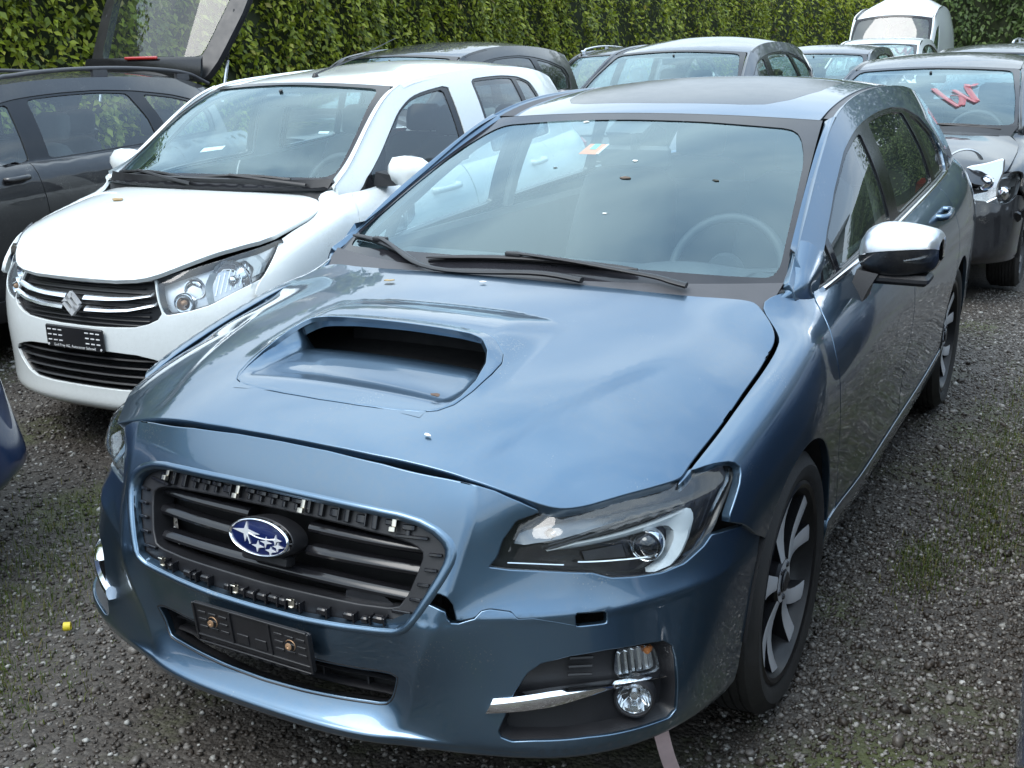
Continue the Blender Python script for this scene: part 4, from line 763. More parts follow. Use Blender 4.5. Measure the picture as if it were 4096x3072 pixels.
# ---- door mirrors
for sg in (1,-1):
    prof=[(.822,.985,1.045,.748),(.834,.968,1.075,.726),(.868,.958,1.100,.712),(.92,.955,1.106,.706),(.97,.960,1.101,.710),(1.008,.968,1.091,.722),(1.027,.977,1.080,.742),(1.036,.996,1.060,.766)]; prof=[tuple(r) for r in curve(prof,22,it=3)]
    up=[];lo=[]
    for x,z0,z1,y0 in prof:
        zm=z0+(z1-z0)*(.46+.18*(x-.822)/.21); up.append([(x,y0+.12,z1-.004),(x,y0+.06,z1),(x,y0+.02,z1-.012*(z1-z0)/.14),(x,y0+.004,z1-(z1-zm)*.55),(x,y0,zm)]); lo.append([(x,y0+.001,zm-.002),(x,y0+.004,zm-(zm-z0)*.45),(x,y0+.022,z0+.01),(x,y0+.06,z0),(x,y0+.12,z0+.004)])
    mr=MB().loft([np.array(r)*[sg,1,1] for r in up],closed=False).build('door_mirror',LV,MATS['mirrorcap'],angle=50)
    MB().loft([np.array(r)*[sg,1,1] for r in lo],closed=False).build('mirror_lower_shell',mr,MATS['charcoal'],angle=50)
    MB().loft([np.array([(x,y0+.118,z0+.004) for x,z0,z1,y0 in prof]+[(x,y0+.118,z1-.004) for x,z0,z1,y0 in prof[::-1]])*[sg,1,1],np.array([(x,y0+.10,z0+.012) for x,z0,z1,y0 in prof]+[(x,y0+.10,z1-.012) for x,z0,z1,y0 in prof[::-1]])*[sg,1,1]]).build('mirror_glass',mr,MATS['chrome'])
    MB().loft([np.array([(.80,.70,.87),(.80,.80,.87),(.84,.80,.85),(.84,.70,.86)])*[sg,1,1],np.array([(.815,.71,.93),(.815,.80,.93),(.86,.80,.92),(.865,.71,.925)])*[sg,1,1],np.array([(.825,.725,.975),(.825,.81,.975),(.885,.81,.965),(.885,.725,.965)])*[sg,1,1]]).build('mirror_foot',mr,MATS['plastic'],angle=50)
    MB().box((sg*.935,.785,.950),(.17,.11,.030),None,.010).build('mirror_underside',mr,MATS['plastic'])
    q=np.array([(.955,.706,1.012),(.99,.716,1.016),(1.02,.738,1.024),(1.033,.762,1.034)]); MB().loft([np.array([p+[0,-.004,.008*k_],p+[0,-.008,0],p+[0,-.004,-.016*k_],p+[-.004,.01,-.01]])*[sg,1,1] for p,k_ in zip(q,(.25,.7,1,.8))]).build('mirror_indicator',mr,MATS['lens'])
for o in list(LV.children):
    if o.name.startswith('door_mirror') and sum(v.co.x for v in o.data.vertices)<0:
        for q in [o]+list(o.children):
            for v in q.data.vertices:
                d_=max(0,-v.co.x-.822); v.co.y+=d_*.75; v.co.x=-(.806+d_*.40) if -v.co.x>.822 else v.co.x
# ---- wheels
for sx in (1,-1):
    for y in (0,2.65): make_wheel(LV,sx*.762,y,sx,mat='twotone')
# ---- near-black sheet as painted gap shade, floor, rear end
panel('gap_shade_sheet',lambda p: hood_base(p)-[0,0,.075],np.array([(-.42,-.72),(.42,-.72),(.55,-.45),(.70,-.30),(.72,.05),(.62,.17),(-.62,.17),(-.72,.05),(-.70,-.30),(-.55,-.45)]),(),.1,MATS['dark'],LV,depth=0)  # near-black sheet paints shade into the hood gaps
MB().box((0,1.60,.24),(1.46,3.6,.06)).box((0,-.42,.30),(.9,.6,.04)).build('underbody',LV,MATS['dark'])
MB().box((0,.30,.62),(1.40,.04,.62)).build('firewall',LV,MATS['dark'])
u=np.linspace(-1,1,21); rows=[]
for z,x,y in ((1.34,.52,3.44),(1.2,.60,3.58),(1.05,.66,3.64),(.9,.72,3.68),(.7,.76,3.72),(.5,.76,3.74),(.35,.74,3.72),(.27,.70,3.68)): rows.append(np.stack([u*x,y-.10*np.abs(u)**3,np.full(21,z)-.0*u],-1))
tg=mesh('tailgate',np.concatenate(rows),[(i*21+k,i*21+k+1,(i+1)*21+k+1,(i+1)*21+k) for i in range(len(rows)-1) for k in range(20)],LV,PB)
for sg in (1,-1): MB().box((sg*.62,3.60,.86),(.20,.06,.12),None,.03).build('tail_lamp',LV,MATS['red'])
# ---- interior
MB().loft([[(x,.42-.06*(1-(x/.7)**2),.90),(x,.50,.945),(x,.72,.945+.0),(x,.86,.90),(x,.90,.78),(x,.82,.60)] for x in np.linspace(-.70,.70,25)],closed=False).build('dashboard',LV,MATS['dash'],angle=60)
MB().loft([[(x,.86+.03,.92),(x,.66,.975*1-.09*max(0,(abs(x-.36)/.20))**2*.3),(x,.55,.955),(x,.54,.93)] for x in np.linspace(.18,.54,13)],closed=False).build('instrument_hood',LV,MATS['dash'],angle=60)
steering(LV,.36,.98,.885)
for x in (.36,-.36): seat(LV,x,1.45,.52,.25,tilt=.36)
for x in (.38,-.38): seat(LV,x,2.35,.55,.30,tilt=.35,back=.55)
MB().box((0,2.5,.75),(1.2,.1,.5),None,.04).build('rear_bench',LV,MATS['cloth'])
for sg in (1,-1):
    MB().box((sg*.74,1.5,.70),(.05,2.3,.56),None,.02).build('door_card',LV,MATS['dash'])
    P=gh_s(np.stack([np.full(8,1.5),np.linspace(0,.86,8)],-1))*[sg,1,1]-[sg*.06,0,0]; MB().tube(P,.035,8,flat=.5).build('pillar_trim',LV,MATS['trim'])
MB().box((0,2.35,1.345),(1.0,1.9,.015),None,.005).build('headlining',LV,MATS['trim'])
c=on_ws(0.05,.84,-.05); MB().box(c+[0,.02,-.03],(.25,.03,.075),None,.012).tube([c+[0,0,.05],c+[0,.01,-.01]],.012,6).build('interior_mirror',LV,MATS['plastic'])
m=MB(); m.loft([np.array([on_ws(a,b,-.004) for a,b in [(-.13,.985),(.11,.985),(.10,.86),(-.12,.86)]]),np.array([on_ws(a,b,-.05) for a,b in [(-.11,.96),(.09,.96),(.07,.86),(-.09,.86)]])]); m.build('camera_pod',LV,MATS['plastic'],angle=30)
for a,b,sx,sy in ((-.335,.775,0,0),):
    q=[(a-.03,b-.03),(a+.055,b-.03),(a+.065,b+.03),(a-.02,b+.03)]
# stickers behind the glass
MATS['orange']=plain('orange_sticker',(.75,.20,.05),.5); MATS['mint']=plain('mint_sticker',(.10,.50,.38),.5); MATS['paper']=plain('white_paper',(.72,.74,.74),.6)
def sticker(q,mat,name,h=-.003): return MB().loft([np.array([on_ws(a,b,h) for a,b in q]),np.array([on_ws(a,b,h-.0008) for a,b in q])]).build(name,LV,mat)
sa,sb=-.098,.737
stk=sticker([(sa-.055,sb-.035),(sa+.045,sb-.035),(sa+.060,sb+.035),(sa-.040,sb+.035)],MATS['orange'],'toll_sticker')
for q,mt in (([(sa-.016,sb-.004),(sa+.020,sb-.004),(sa+.026,sb+.033),(sa-.010,sb+.033)],'mint'),([(sa+.044,sb-.034),(sa+.058,sb-.034),(sa+.072,sb+.034),(sa+.060,sb+.034)],'paper')): sticker(q,MATS[mt],'toll_sticker_print',-.0015)
# ---------------------------------------------------------------- white hatchback: own nose surfaces
SZ_P=[(0,-.712),(.17,-.706),(.32,-.684),(.45,-.642),(.56,-.582),(.658,-.50),(.732,-.40),(.780,-.29)]
SZ_Z=[(.19,.06,.97),(.225,.005,.99),(.28,.0,1.0),(.36,.0,1.0),(.45,-.003,1.0),(.54,.0,1.0),(.62,.010,.995),(.69,.030,.985),(.75,.062,.975),(.81,.105,.978),(.87,.155,.972),(.93,.215,.96)]
_sg=np.array([[(x*k,y+dy*(1-.25*(x/.75)**2),z) for z,dy,k in SZ_Z] for x,y in SZ_P])
SA=np.concatenate([[0],np.cumsum(np.hypot(*np.diff(np.array(SZ_P),axis=0).T))])
sbump_s=Grid(np.concatenate([_sg[1:3][::-1]*[-1,1,1],_sg]),np.concatenate([-SA[1:3][::-1],SA]),[z[0] for z in SZ_Z])
def sbump_f(p):
    p=np.asarray(p,float); q=p.copy(); s=np.where(q[:,0]<0,-1.,1.); q[:,0]=np.abs(q[:,0]); V=sbump_s(q); V[:,0]*=s; return V
SHX=np.array([-.34,-.17,0,.17,.34,.48,.58,.66,.72,.78]); SHY=np.array([-.72,-.64,-.54,-.42,-.28,-.14,0,.12,.24])
SHC=[.735,.792,.852,.905,.948,.980,1.004,1.020,1.030]; SHE=[.60,.67,.745,.815,.868,.905,.935,.96,.985]
def _shz(x,c,e): t=abs(x)/.70; return c+(e-c)*(.35*t**2+.65*t**5)
_shood=Grid(np.array([[(x,y,_shz(x,c,e)) for y,c,e in zip(SHY,SHC,SHE)] for x in SHX]),SHX,SHY)
def shood_f(p):
    p=np.asarray(p,float); q=p.copy(); s=np.where(q[:,0]<0,-1.,1.); q[:,0]=np.abs(q[:,0]); V=_shood(q); V[:,0]*=s; return V
# ================================================================= other cars: shared builder on warped master surfaces
def lut(pts):
    P=np.asarray(pts,float); C_=curve(P,600,it=4); o=np.argsort(C_[:,0]); X=C_[o,0]; Y=C_[o,1]
    def f(v):
        v=np.asarray(v,float); r=np.interp(v,X,Y); s0=(Y[8]-Y[0])/(X[8]-X[0]); s1=(Y[-1]-Y[-9])/(X[-1]-X[-9]); r=np.where(v<X[0],Y[0]+(v-X[0])*s0,r); return np.where(v>X[-1],Y[-1]+(v-X[-1])*s1,r)
    return f
HO_PLAIN=[(0,-.806),(.11,-.807),(.22,-.807),(.33,-.804),(.43,-.800),(.53,-.790),(.58,-.780),(.612,-.765),(.64,-.735),(.67,-.68),(.705,-.60),(.735,-.53),(.745,-.50),(.748,-.46),(.754,-.364),(.757,-.20),(.757,-.036),(.748,.105),(.735,.135),(.715,.165),(.665,.231),(.640,.228),(.535,.184),(.42,.155),(.30,.140),(.15,.131),(0,.129)]
class Wp:
    def __init__(s,ymap,zmap,xlo,xhi=None):
        s.fy=lut(ymap); s.fz=lut(zmap); s.xl=xlo; s.xh=xhi or xlo
    def __call__(s,V):
        V=np.asarray(V,float); k=s.xl+(s.xh-s.xl)*sstep(V[:,2],.95,1.40); return np.stack([V[:,0]*k,s.fy(V[:,1]),s.fz(V[:,2])],-1)
    def of(s,M): return lambda p: s(M(np.asarray(p,float)))
def make_car(name,label,loc,yaw,ymap,zmap,xlo,xhi=None,paint='grey',lod=2.0,Rt=.31,Rr=.225,group='parked cars',cat='car',framed=False,nose=True,rails=None,antenna=None,rear_solid=False,interior=True,glassm='glass',screen='screen',rimmat='alloy',mirrors=True,front=True,frit=True,dash='dash',roofstep=.12,tail=True,lamps=True,wingf=None,cowl_a=None):
    root=empty(name,(loc[0],loc[1],0),yaw,label=label,cat=cat,group=group); w=Wp(ymap,zmap,xlo,xhi); P=MATS[paint]; st=.03*lod
    side,gh,wsm,rfm=w.of(side_s),w.of(gh_s),w.of(ws_s),w.of(roof_s); fy=lambda y: float(w.fy(np.array([y]))[0]); fz=lambda z: float(w.fz(np.array([z]))[0])
    ax2=fy(2.65); half=.762*xlo
    if nose:
        hb=lambda p: w(hood_base(p)+[0,0,.003]); bf=w.of(bump_f)
        panel('hood',hb,dbl(HO_PLAIN),(),st*1.2,P,root,depth=.02)
        LO=np.array(LAMP); bo=[(0,.822),(.12,.821),(.25,.815),(.36,.803),(.45,.787),(.52,.766),(.566,.748)]+LAMP[1:13]+[(.985,.642),(1.04,.636),(1.10,.626),(AEND,.612),(AEND,.46),(AEND,.30),(AEND,.262),(1.15,.250),(.8,.248),(.4,.248),(0,.248)]
        G=np.array([(0,.725),(.25,.722),(.33,.70),(.31,.62),(.26,.60),(0,.598)]); I=np.array([(0,.47),(.30,.465),(.33,.43),(.30,.36),(0,.35)])
        bp=panel('front_bumper',bf,dbl(bo),[dbl(G),dbl(I)],st,P,root,depth=.02)
        g=panel('grille',surf_off(bf,-.03),dbl(G),(),.06,MATS['plastic'],root,depth=0); panel('lower_grille',surf_off(bf,-.03),dbl(I),(),.06,MATS['plastic'],root,depth=0)
        for z in (.63,.66,.69):
            q=bf(np.stack([np.linspace(-.29,.29,12),np.full(12,z)],-1)); MB().tube(q+[0,.012,0],.007,6).build('slat',g,MATS['gloss'])
        for sg in (1,-1):
            la=resample(LO*[sg,1],n=60,closed=True); V_,F_=ring(la,[(.006,-.006),(-.006,-.02),(-.014,-.055)],bf); h=mesh('headlight',V_,F_,root,MATS['gloss'],angle=60)
            panel('lamp_reflector',surf_off(bf,-.05),shrink(la,.01),(),.05,MATS['satin'],h,depth=0); panel('lamp_lens',surf_off(bf,-.004),shrink(la,.003),(),.05,MATS['lens'],h,depth=0)
            c=bf(np.array([[sg*.84,.655]]))[0]+[0,.03,0]; MB().lathe([(-.03,.001),(-.026,.03),(-.01,.045),(.03,.05)],'y',c=c,n=20).build('projector',h,MATS['chrome'])
        panel('gap_shade_sheet',lambda p: w(hood_base(p)-[0,0,.06]),np.array([(-.60,-.76),(.60,-.76),(.80,-.50),(.80,.05),(.66,.20),(-.66,.20),(-.80,.05),(-.80,-.50)]),(),.15,MATS['dark'],root,depth=0)  # near-black sheet colours the hood gaps as shaded
    for sg in (1,-1):
        ar0=arc(0,.335,.358,-2,140,20)
        fr=[(-.515 if wingf is None else -.288,.0),(-.25,0),(.05,0),(.20,0),(.30,0),(.43,.0),(.385,.05),(.335,.18),(.34,.29),(.395,.42),(.45,.55),(.452,.60)]+[tuple(p) for p in yz([(.40,.325)]+ar0)]+([(-.33,.325),(-.40,.255),(-.455,.212),(-.385,.163),(-.370,.14),(-.385,.112),(-.48,.035)] if wingf is None else wingf)
        panel('wing',side,np.array(fr),(),st*1.2,P,root,sgn=sg,depth=.015)
        for cy in (0,2.65):
            V_=side(yz(arc(cy,.335,.357,-15,195,20))); MB().loft([V_*[sg,1,1],(V_-[.22,0,0])*[sg,1,1]],closed=False,cap=False).build('wheel_arch_liner',root,MATS['dark'])
        fd=panel('front_door',side,np.array([(.437,.0),(.9,0),(1.40,0),(1.42,.3),(1.39,.6),(.9,.6),(.46,.60),(.402,.42),(.347,.29),(.342,.18),(.392,.05)]),(),st*1.4,P,root,sgn=sg,depth=.012)
        ra=[tuple(p) for p in yz(arc(2.65,.335,.358,168,120,12))]
        rd=panel('rear_door',side,np.array([(1.408,0),(2.0,0),(2.35,0),(2.44,.12),(2.46,.24)]+ra[::-1]+[(2.295,.60),(1.8,.60),(1.398,.60),(1.428,.3)]),(),st*1.4,P,root,sgn=sg,depth=.012)
        qa=[tuple(p) for p in yz(arc(2.65,.335,.358,118,8,18))]
        panel('rear_quarter',side,np.array([(2.36,0),(2.9,0),(3.5,0),(3.55,.2),(3.55,.45),(3.5,.62),(3.1,.62),(3.01,.60)]+qa[::-1]+[(2.468,.24),(2.448,.12)]),(),st*1.5,P,root,sgn=sg,depth=.012)
        panel('sill',side,np.array([(.35,.607),(1.4,.607),(2.33,.607),(2.34,.66),(2.30,.70),(.9,.70),(.36,.70)]),(),st*1.4,MATS['plastic'] if not framed else P,root,sgn=sg,depth=.015,off=.003)
        for d,yh in ((fd,1.24),(rd,2.16)):
            q=side(np.array([[yh-.09,.125],[yh,.125],[yh+.09,.125]]))*[sg,1,1]; q=curve(np.array([q[0]-[sg*.005,0,0],q[0]+[sg*.03,.01,0],q[1]+[sg*.036,0,0],q[2]+[sg*.03,-.01,0],q[2]-[sg*.005,0,0]]),14); MB().tube(q,.012,8,flat=1.3).build('door_handle',d,P,angle=50)
        DLO=[(.50,.03),(.60,.13),(.752,.50),(.919,.675),(1.21,.79),(1.48,.82),(1.76,.83),(2.04,.83),(2.30,.80),(2.62,.73),(2.98,.60),(3.05,.40),(3.0,.06),(2.4,.03),(1.6,.03),(.8,.03)]
        W0=[(.60,.055),(.665,.20),(.745,.40),(.765,.40),(.765,.06)]; W1=[(.80,.06),(.80,.48),(.93,.635),(1.21,.755),(1.42,.785),(1.42,.06)]; W2=[(1.55,.06),(1.55,.795),(1.8,.80),(2.04,.80),(2.24,.77),(2.32,.40),(2.34,.06)]; W3=[(2.46,.07),(2.42,.40),(2.36,.75),(2.62,.69),(2.90,.58),(2.97,.40),(2.93,.10)]
        upo=np.array([(.33,0),(.33,.5),(.33,1.0),(.6,1),(1,1),(1.5,1),(2,1),(2.6,1),(3.25,1),(3.25,0),(2.6,0),(1.8,0),(1.0,0)])
        if framed:
            F1=[(.46,.04),(.56,.36),(.70,.50),(.87,.63),(1.08,.775),(1.25,.845),(1.46,.870),(1.46,.04)]; F2=[(1.64,.04),(1.65,.882),(2.1,.885),(2.35,.865),(2.53,.80),(2.60,.60),(2.60,.3),(2.58,.06)]
            up=panel('upper_body_side',gh,upo,[polyround(F1,.03,3),polyround(F2,.05,3)],.06,P,root,sgn=sg,depth=.02)
            G1=[(.62,.075),(.635,.40),(.74,.51),(.90,.625),(1.10,.755),(1.26,.815),(1.43,.835),(1.43,.075)]; G2=[(1.68,.07),(1.685,.85),(2.1,.853),(2.24,.845),(2.28,.40),(2.28,.07)]; G3=[(2.34,.08),(2.34,.42),(2.31,.835),(2.40,.825),(2.50,.775),(2.555,.60),(2.555,.3),(2.54,.09)]
            wf1=panel('window_seal',surf_off(gh,-.006),polyround(F1,.03,3),[polyround(G1,.02,3)],.06,MATS['gloss'],root,sgn=sg,depth=.015); panel('side_window',surf_off(gh,-.010),polyround(G1,.01,3),(),.09,MATS[glassm],wf1,sgn=sg,depth=0)
            wf2=panel('window_seal',surf_off(gh,-.006),polyround(F2,.05,3),[polyround(G2,.02,3),polyround(G3,.02,3)],.06,MATS['gloss'],root,sgn=sg,depth=.015)
            for g_ in (G2,G3): panel('side_window',surf_off(gh,-.010),polyround(g_,.01,3),(),.09,MATS[glassm],wf2,sgn=sg,depth=0)
        elif rear_solid:
            up=panel('upper_body_side',gh,upo,[polyround(W1,.03,3)],.09,P,root,sgn=sg,depth=.02); panel('side_window',surf_off(gh,-.006),polyround(W1,.02,3),(),.12,MATS[glassm],up,sgn=sg,depth=0)
        else:
            up=panel('upper_body_side',gh,upo,[np.array(DLO)],.07,P,root,sgn=sg,depth=.02)
            wf=panel('window_frame',surf_off(gh,-.006),np.array(DLO),[polyround(q,.03,3) for q in (W0,W1,W2,W3)],.06,MATS['gloss'],root,sgn=sg,depth=.015)
            for q in (W0,W1,W2,W3): panel('side_window',surf_off(gh,-.012),polyround(q,.02,3),(),.1,MATS[glassm],wf,sgn=sg,depth=0)
        tt=np.linspace(0,1,20); ge=wsm(np.stack([np.full(20,1.012),tt],-1)); gt=gh(np.stack([np.linspace(.34,1.215,20),np.full(20,1.0)],-1)); strip('windscreen_pillar',ge*[sg,1,1],gt*[sg,1,1],P,root,.02,mid=((ge+gt)/2+[.010,-.008,.008])*[sg,1,1])
        yr=np.linspace(1.215,3.25,30); re=rfm(np.stack([np.full(30,.985),np.clip(yr,1.11,3.44)],-1)); gt=gh(np.stack([yr,np.full(30,1.0)],-1)); strip('roof_channel',(re+[.003,0,-.003])*[sg,1,1],gt*[sg,1,1],P if framed else MATS['gloss'],root,.02)
        if rails:
            q=re[3:-2]*[sg,1,1]+np.array([sg*.005,0,.05]); q=np.concatenate([[q[0]+[0,-.10,-.055]],q,[q[-1]+[0,.14,-.055]]]); rl=MB().tube(curve(q,50),.017,8,flat=.75)
            rl.build('roof_rail',root,MATS[rails],angle=60)
            for i in (2,13,24): MB().box(re[i]*[sg,1,1]+np.array([sg*.004,0,.02]),(.03,.12,.06),None,.01).build('rail_foot',root,MATS[rails])
        if mirrors:
            c=gh(np.array([[.66,.12]]))[0]; m=MB(); rings=[]
            for t,a,b in ((0,.5,.5),(.12,.85,.85),(.5,1,1),(.8,.9,.85),(1,.45,.5)):
                x=c[0]+.05+.19*t; z0,z1=c[2]+.055-.068*a,c[2]+.055+.068*b; y0=c[1]+.03-.055*a; rings.append(np.array([(x,c[1]+.06,z0+.006),(x,y0+.02,z0),(x,y0,(z0*.6+z1*.4)),(x,y0+.006,z0*.2+z1*.8),(x,y0+.03,z1),(x,c[1]+.06,z1-.004)])*[sg,1,1])
            mr=m.loft(rings,closed=True).build('door_mirror',root,P if paint!='black' else MATS['black'],angle=50); MB().loft([np.array([(c[0]-.01,c[1]-.03,c[2]-.02),(c[0]-.01,c[1]+.06,c[2]-.02),(c[0]+.0,c[1]+.06,c[2]+.05),(c[0],c[1]-.02,c[2]+.05)])*[sg,1,1],np.array([(c[0]+.09,c[1]+.0,c[2]-.012),(c[0]+.09,c[1]+.05,c[2]-.012),(c[0]+.09,c[1]+.05,c[2]+.03),(c[0]+.09,c[1]+.0,c[2]+.03)])*[sg,1,1]]).build('mirror_foot',mr,MATS['plastic'])
        make_wheel(root,sg*half,0,sg,Rt,Rr,.10,style=1,mat=rimmat); make_wheel(root,sg*half,ax2,sg,Rt,Rr,.10,style=1,mat=rimmat)
    RO2=[(-.98,1.140),(-.6,1.138),(0,1.137),(.6,1.138),(.98,1.140),(.985,1.4),(.985,2.0),(.985,2.7),(.98,3.40),(0,3.42),(-.98,3.40),(-.985,2.7),(-.985,2.0),(-.985,1.4)]
    rf=panel('roof',rfm,np.array(RO2),(),roofstep,P,root,depth=.02,rad=.004)
    ws=panel('windscreen',wsm,np.array([(-1,0),(-.5,0),(0,0),(.5,0),(1,0),(1,.5),(1,1),(.5,1),(0,1),(-.5,1),(-1,1),(-1,.5)]),(),.1,MATS[screen],root,depth=0)
    if frit: panel('ceramic_band',surf_off(wsm,.006),np.array([(-1,0),(-.5,0),(0,0),(.5,0),(1,0),(1,.5),(1,.995),(.5,.995),(0,.995),(-.5,.995),(-1,.995),(-1,.5)]),[polyround([(-.92,.95),(0,.965),(.92,.95),(.965,.5),(.965,.10),(0,.13),(-.965,.10),(-.965,.5)],.07,4)],.07,MATS['frit'],ws,depth=0)
    MB().tube(wsm(np.stack([np.linspace(-1,1,30),np.full(30,1.004)],-1))+[0,0,-.004],.008,6).build('windscreen_seal',ws,MATS['seal'])
    u=np.linspace(-1,1,20); a=w(hood_base(np.stack([u*.66,np.full(20,.05)+.11*np.abs(u)**2],-1)))-[0,0,.03] if cowl_a is None else cowl_a(u); b=wsm(np.stack([u*1.0,np.full(20,.055)],-1))+[0,-.014,.026]; strip('cowl',a,b,MATS['plastic'],root,.01)
    if front:
        for a0,a1,b0 in ((-.90,-.15,-.55),(-.05,.72,.35)):
            q=np.array([wsm(np.array([[t,.075+.03*math.sin(math.pi*(t-a0)/(a1-a0))]]))[0]+[0,-.01,.014] for t in np.linspace(a0,a1,12)]); wb=MB().tube(q,.008,6).build('wiper',root,MATS['plastic']); q2=np.array([wsm(np.array([[t,v]]))[0]+[0,-.015,.022] for t,v in ((b0-.1,.095),(b0+.2,.06),(b0+.5,.02))]); MB().tube(q2,.008,6).build('wiper_arm',wb,MATS['plastic'])
    MB().box((0,(ax2)/2+.15,fz(.25)),(1.36*xlo,ax2+.9,.06)).box((0,-.4,fz(.28)),(.8*xlo,.4,.05)).build('underbody',root,MATS['dark']); MB().box((0,fy(.32),fz(.62)),(1.38*xlo,.04,fz(.9)-fz(.3))).build('firewall',root,MATS['dark'])
    if tail:
        u=np.linspace(-1,1,13); rows=[]
        for z,x,y in ((1.36,.52,3.42),(1.2,.60,3.58),(1.05,.66,3.64),(.9,.72,3.68),(.7,.76,3.72),(.5,.76,3.74),(.35,.74,3.72),(.27,.70,3.68)): rows.append(w(np.stack([u*x,y-.10*np.abs(u)**3,np.full(13,z)],-1)))
        V=np.concatenate(rows); Fq=[(i*13+k,i*13+k+1,(i+1)*13+k+1,(i+1)*13+k) for i in range(len(rows)-1) for k in range(12)]
        tgo=mesh('tailgate',V,Fq[24:] ,root,P); mesh('rear_window',V,Fq[:24],tgo,MATS[glassm if glassm!='screen' else 'glass'])
        for sg in (1,-1): MB().box((sg*.68*xlo,fy(3.60),fz(.90)),(.18,.10,.20),None,.03).build('tail_lamp',root,MATS['red'])
    if interior:
        a=MB().loft([w([(x,.42-.06*(1-(x/.7)**2),.90),(x,.50,.940),(x,.72,.945),(x,.86,.90),(x,.90,.78),(x,.82,.60)]) for x in np.linspace(-.68,.68,15)],closed=False).build('dashboard',root,MATS[dash],angle=60)
        steering(root,.36*xlo,fy(.96),fz(.90)); zs=fz(.52); bk=max(.5,fz(1.12)-zs)
        for x in (.36,-.36): seat(root,x*xlo,fy(1.50),zs,.24,back=bk*.95)
        for x in (.36,-.36): seat(root,x*xlo,fy(2.32),zs+.03,.27,back=bk*.85)
        MB().box((0,fy(2.0),fz(1.33)),(1.0*xlo,fy(3.0)-fy(1.25),.012)).build('headlining',root,MATS['trim'])
        c=wsm(np.array([[0,.86]]))[0]+[0,.05,-.03]; MB().box(c,(.22,.03,.065),None,.012).tube([c+[0,-.03,.05],c],.010,6).build('interior_mirror',root,MATS['plastic'])
    return root,w,dict(side=side,gh=gh,ws=wsm,roof=rfm,fy=fy,fz=fz)
YM0=[(-.95,-.90),(-.3,-.29),(0,0),(.30,.28),(.55,.5),(1.2,1.12),(1.5,1.42),(2.65,2.65),(3.25,3.22),(3.7,3.62)]
# ---------------------------------------------------------------- white hatchback
SZ_ROOT,SZ_W,SZ_S=make_car('hatchback','white five-door hatchback with twin chrome grille bars parked left of the blue wagon',(-2.221,1.196),R(2.139),
    [(-.95,-.71),(-.3,-.24),(0,0),(.30,.165),(.55,.40),(1.2,.90),(1.5,1.42),(2.0,1.91),(2.65,2.425),(3.25,2.80),(3.7,2.95)],
    [(0,0),(.21,.20),(.33,.32),(.60,.62),(.82,.872),(.885,.935),(.985,1.032),(1.15,1.215),(1.355,1.437),(1.47,1.550)],.915,.92,paint='white',lod=1.1,Rt=.295,Rr=.20,framed=True,nose=False,roofstep=.06,wingf=[(-.33,.27),(-.45,.240),(-.55,.21),(-.585,.17),(-.555,.138),(-.509,.125),(-.448,.098),(-.384,.067),(-.31,.02)],cowl_a=lambda u: shood_f(np.stack([u*.62,np.full(len(u),.125)],-1))-[0,0,.03])
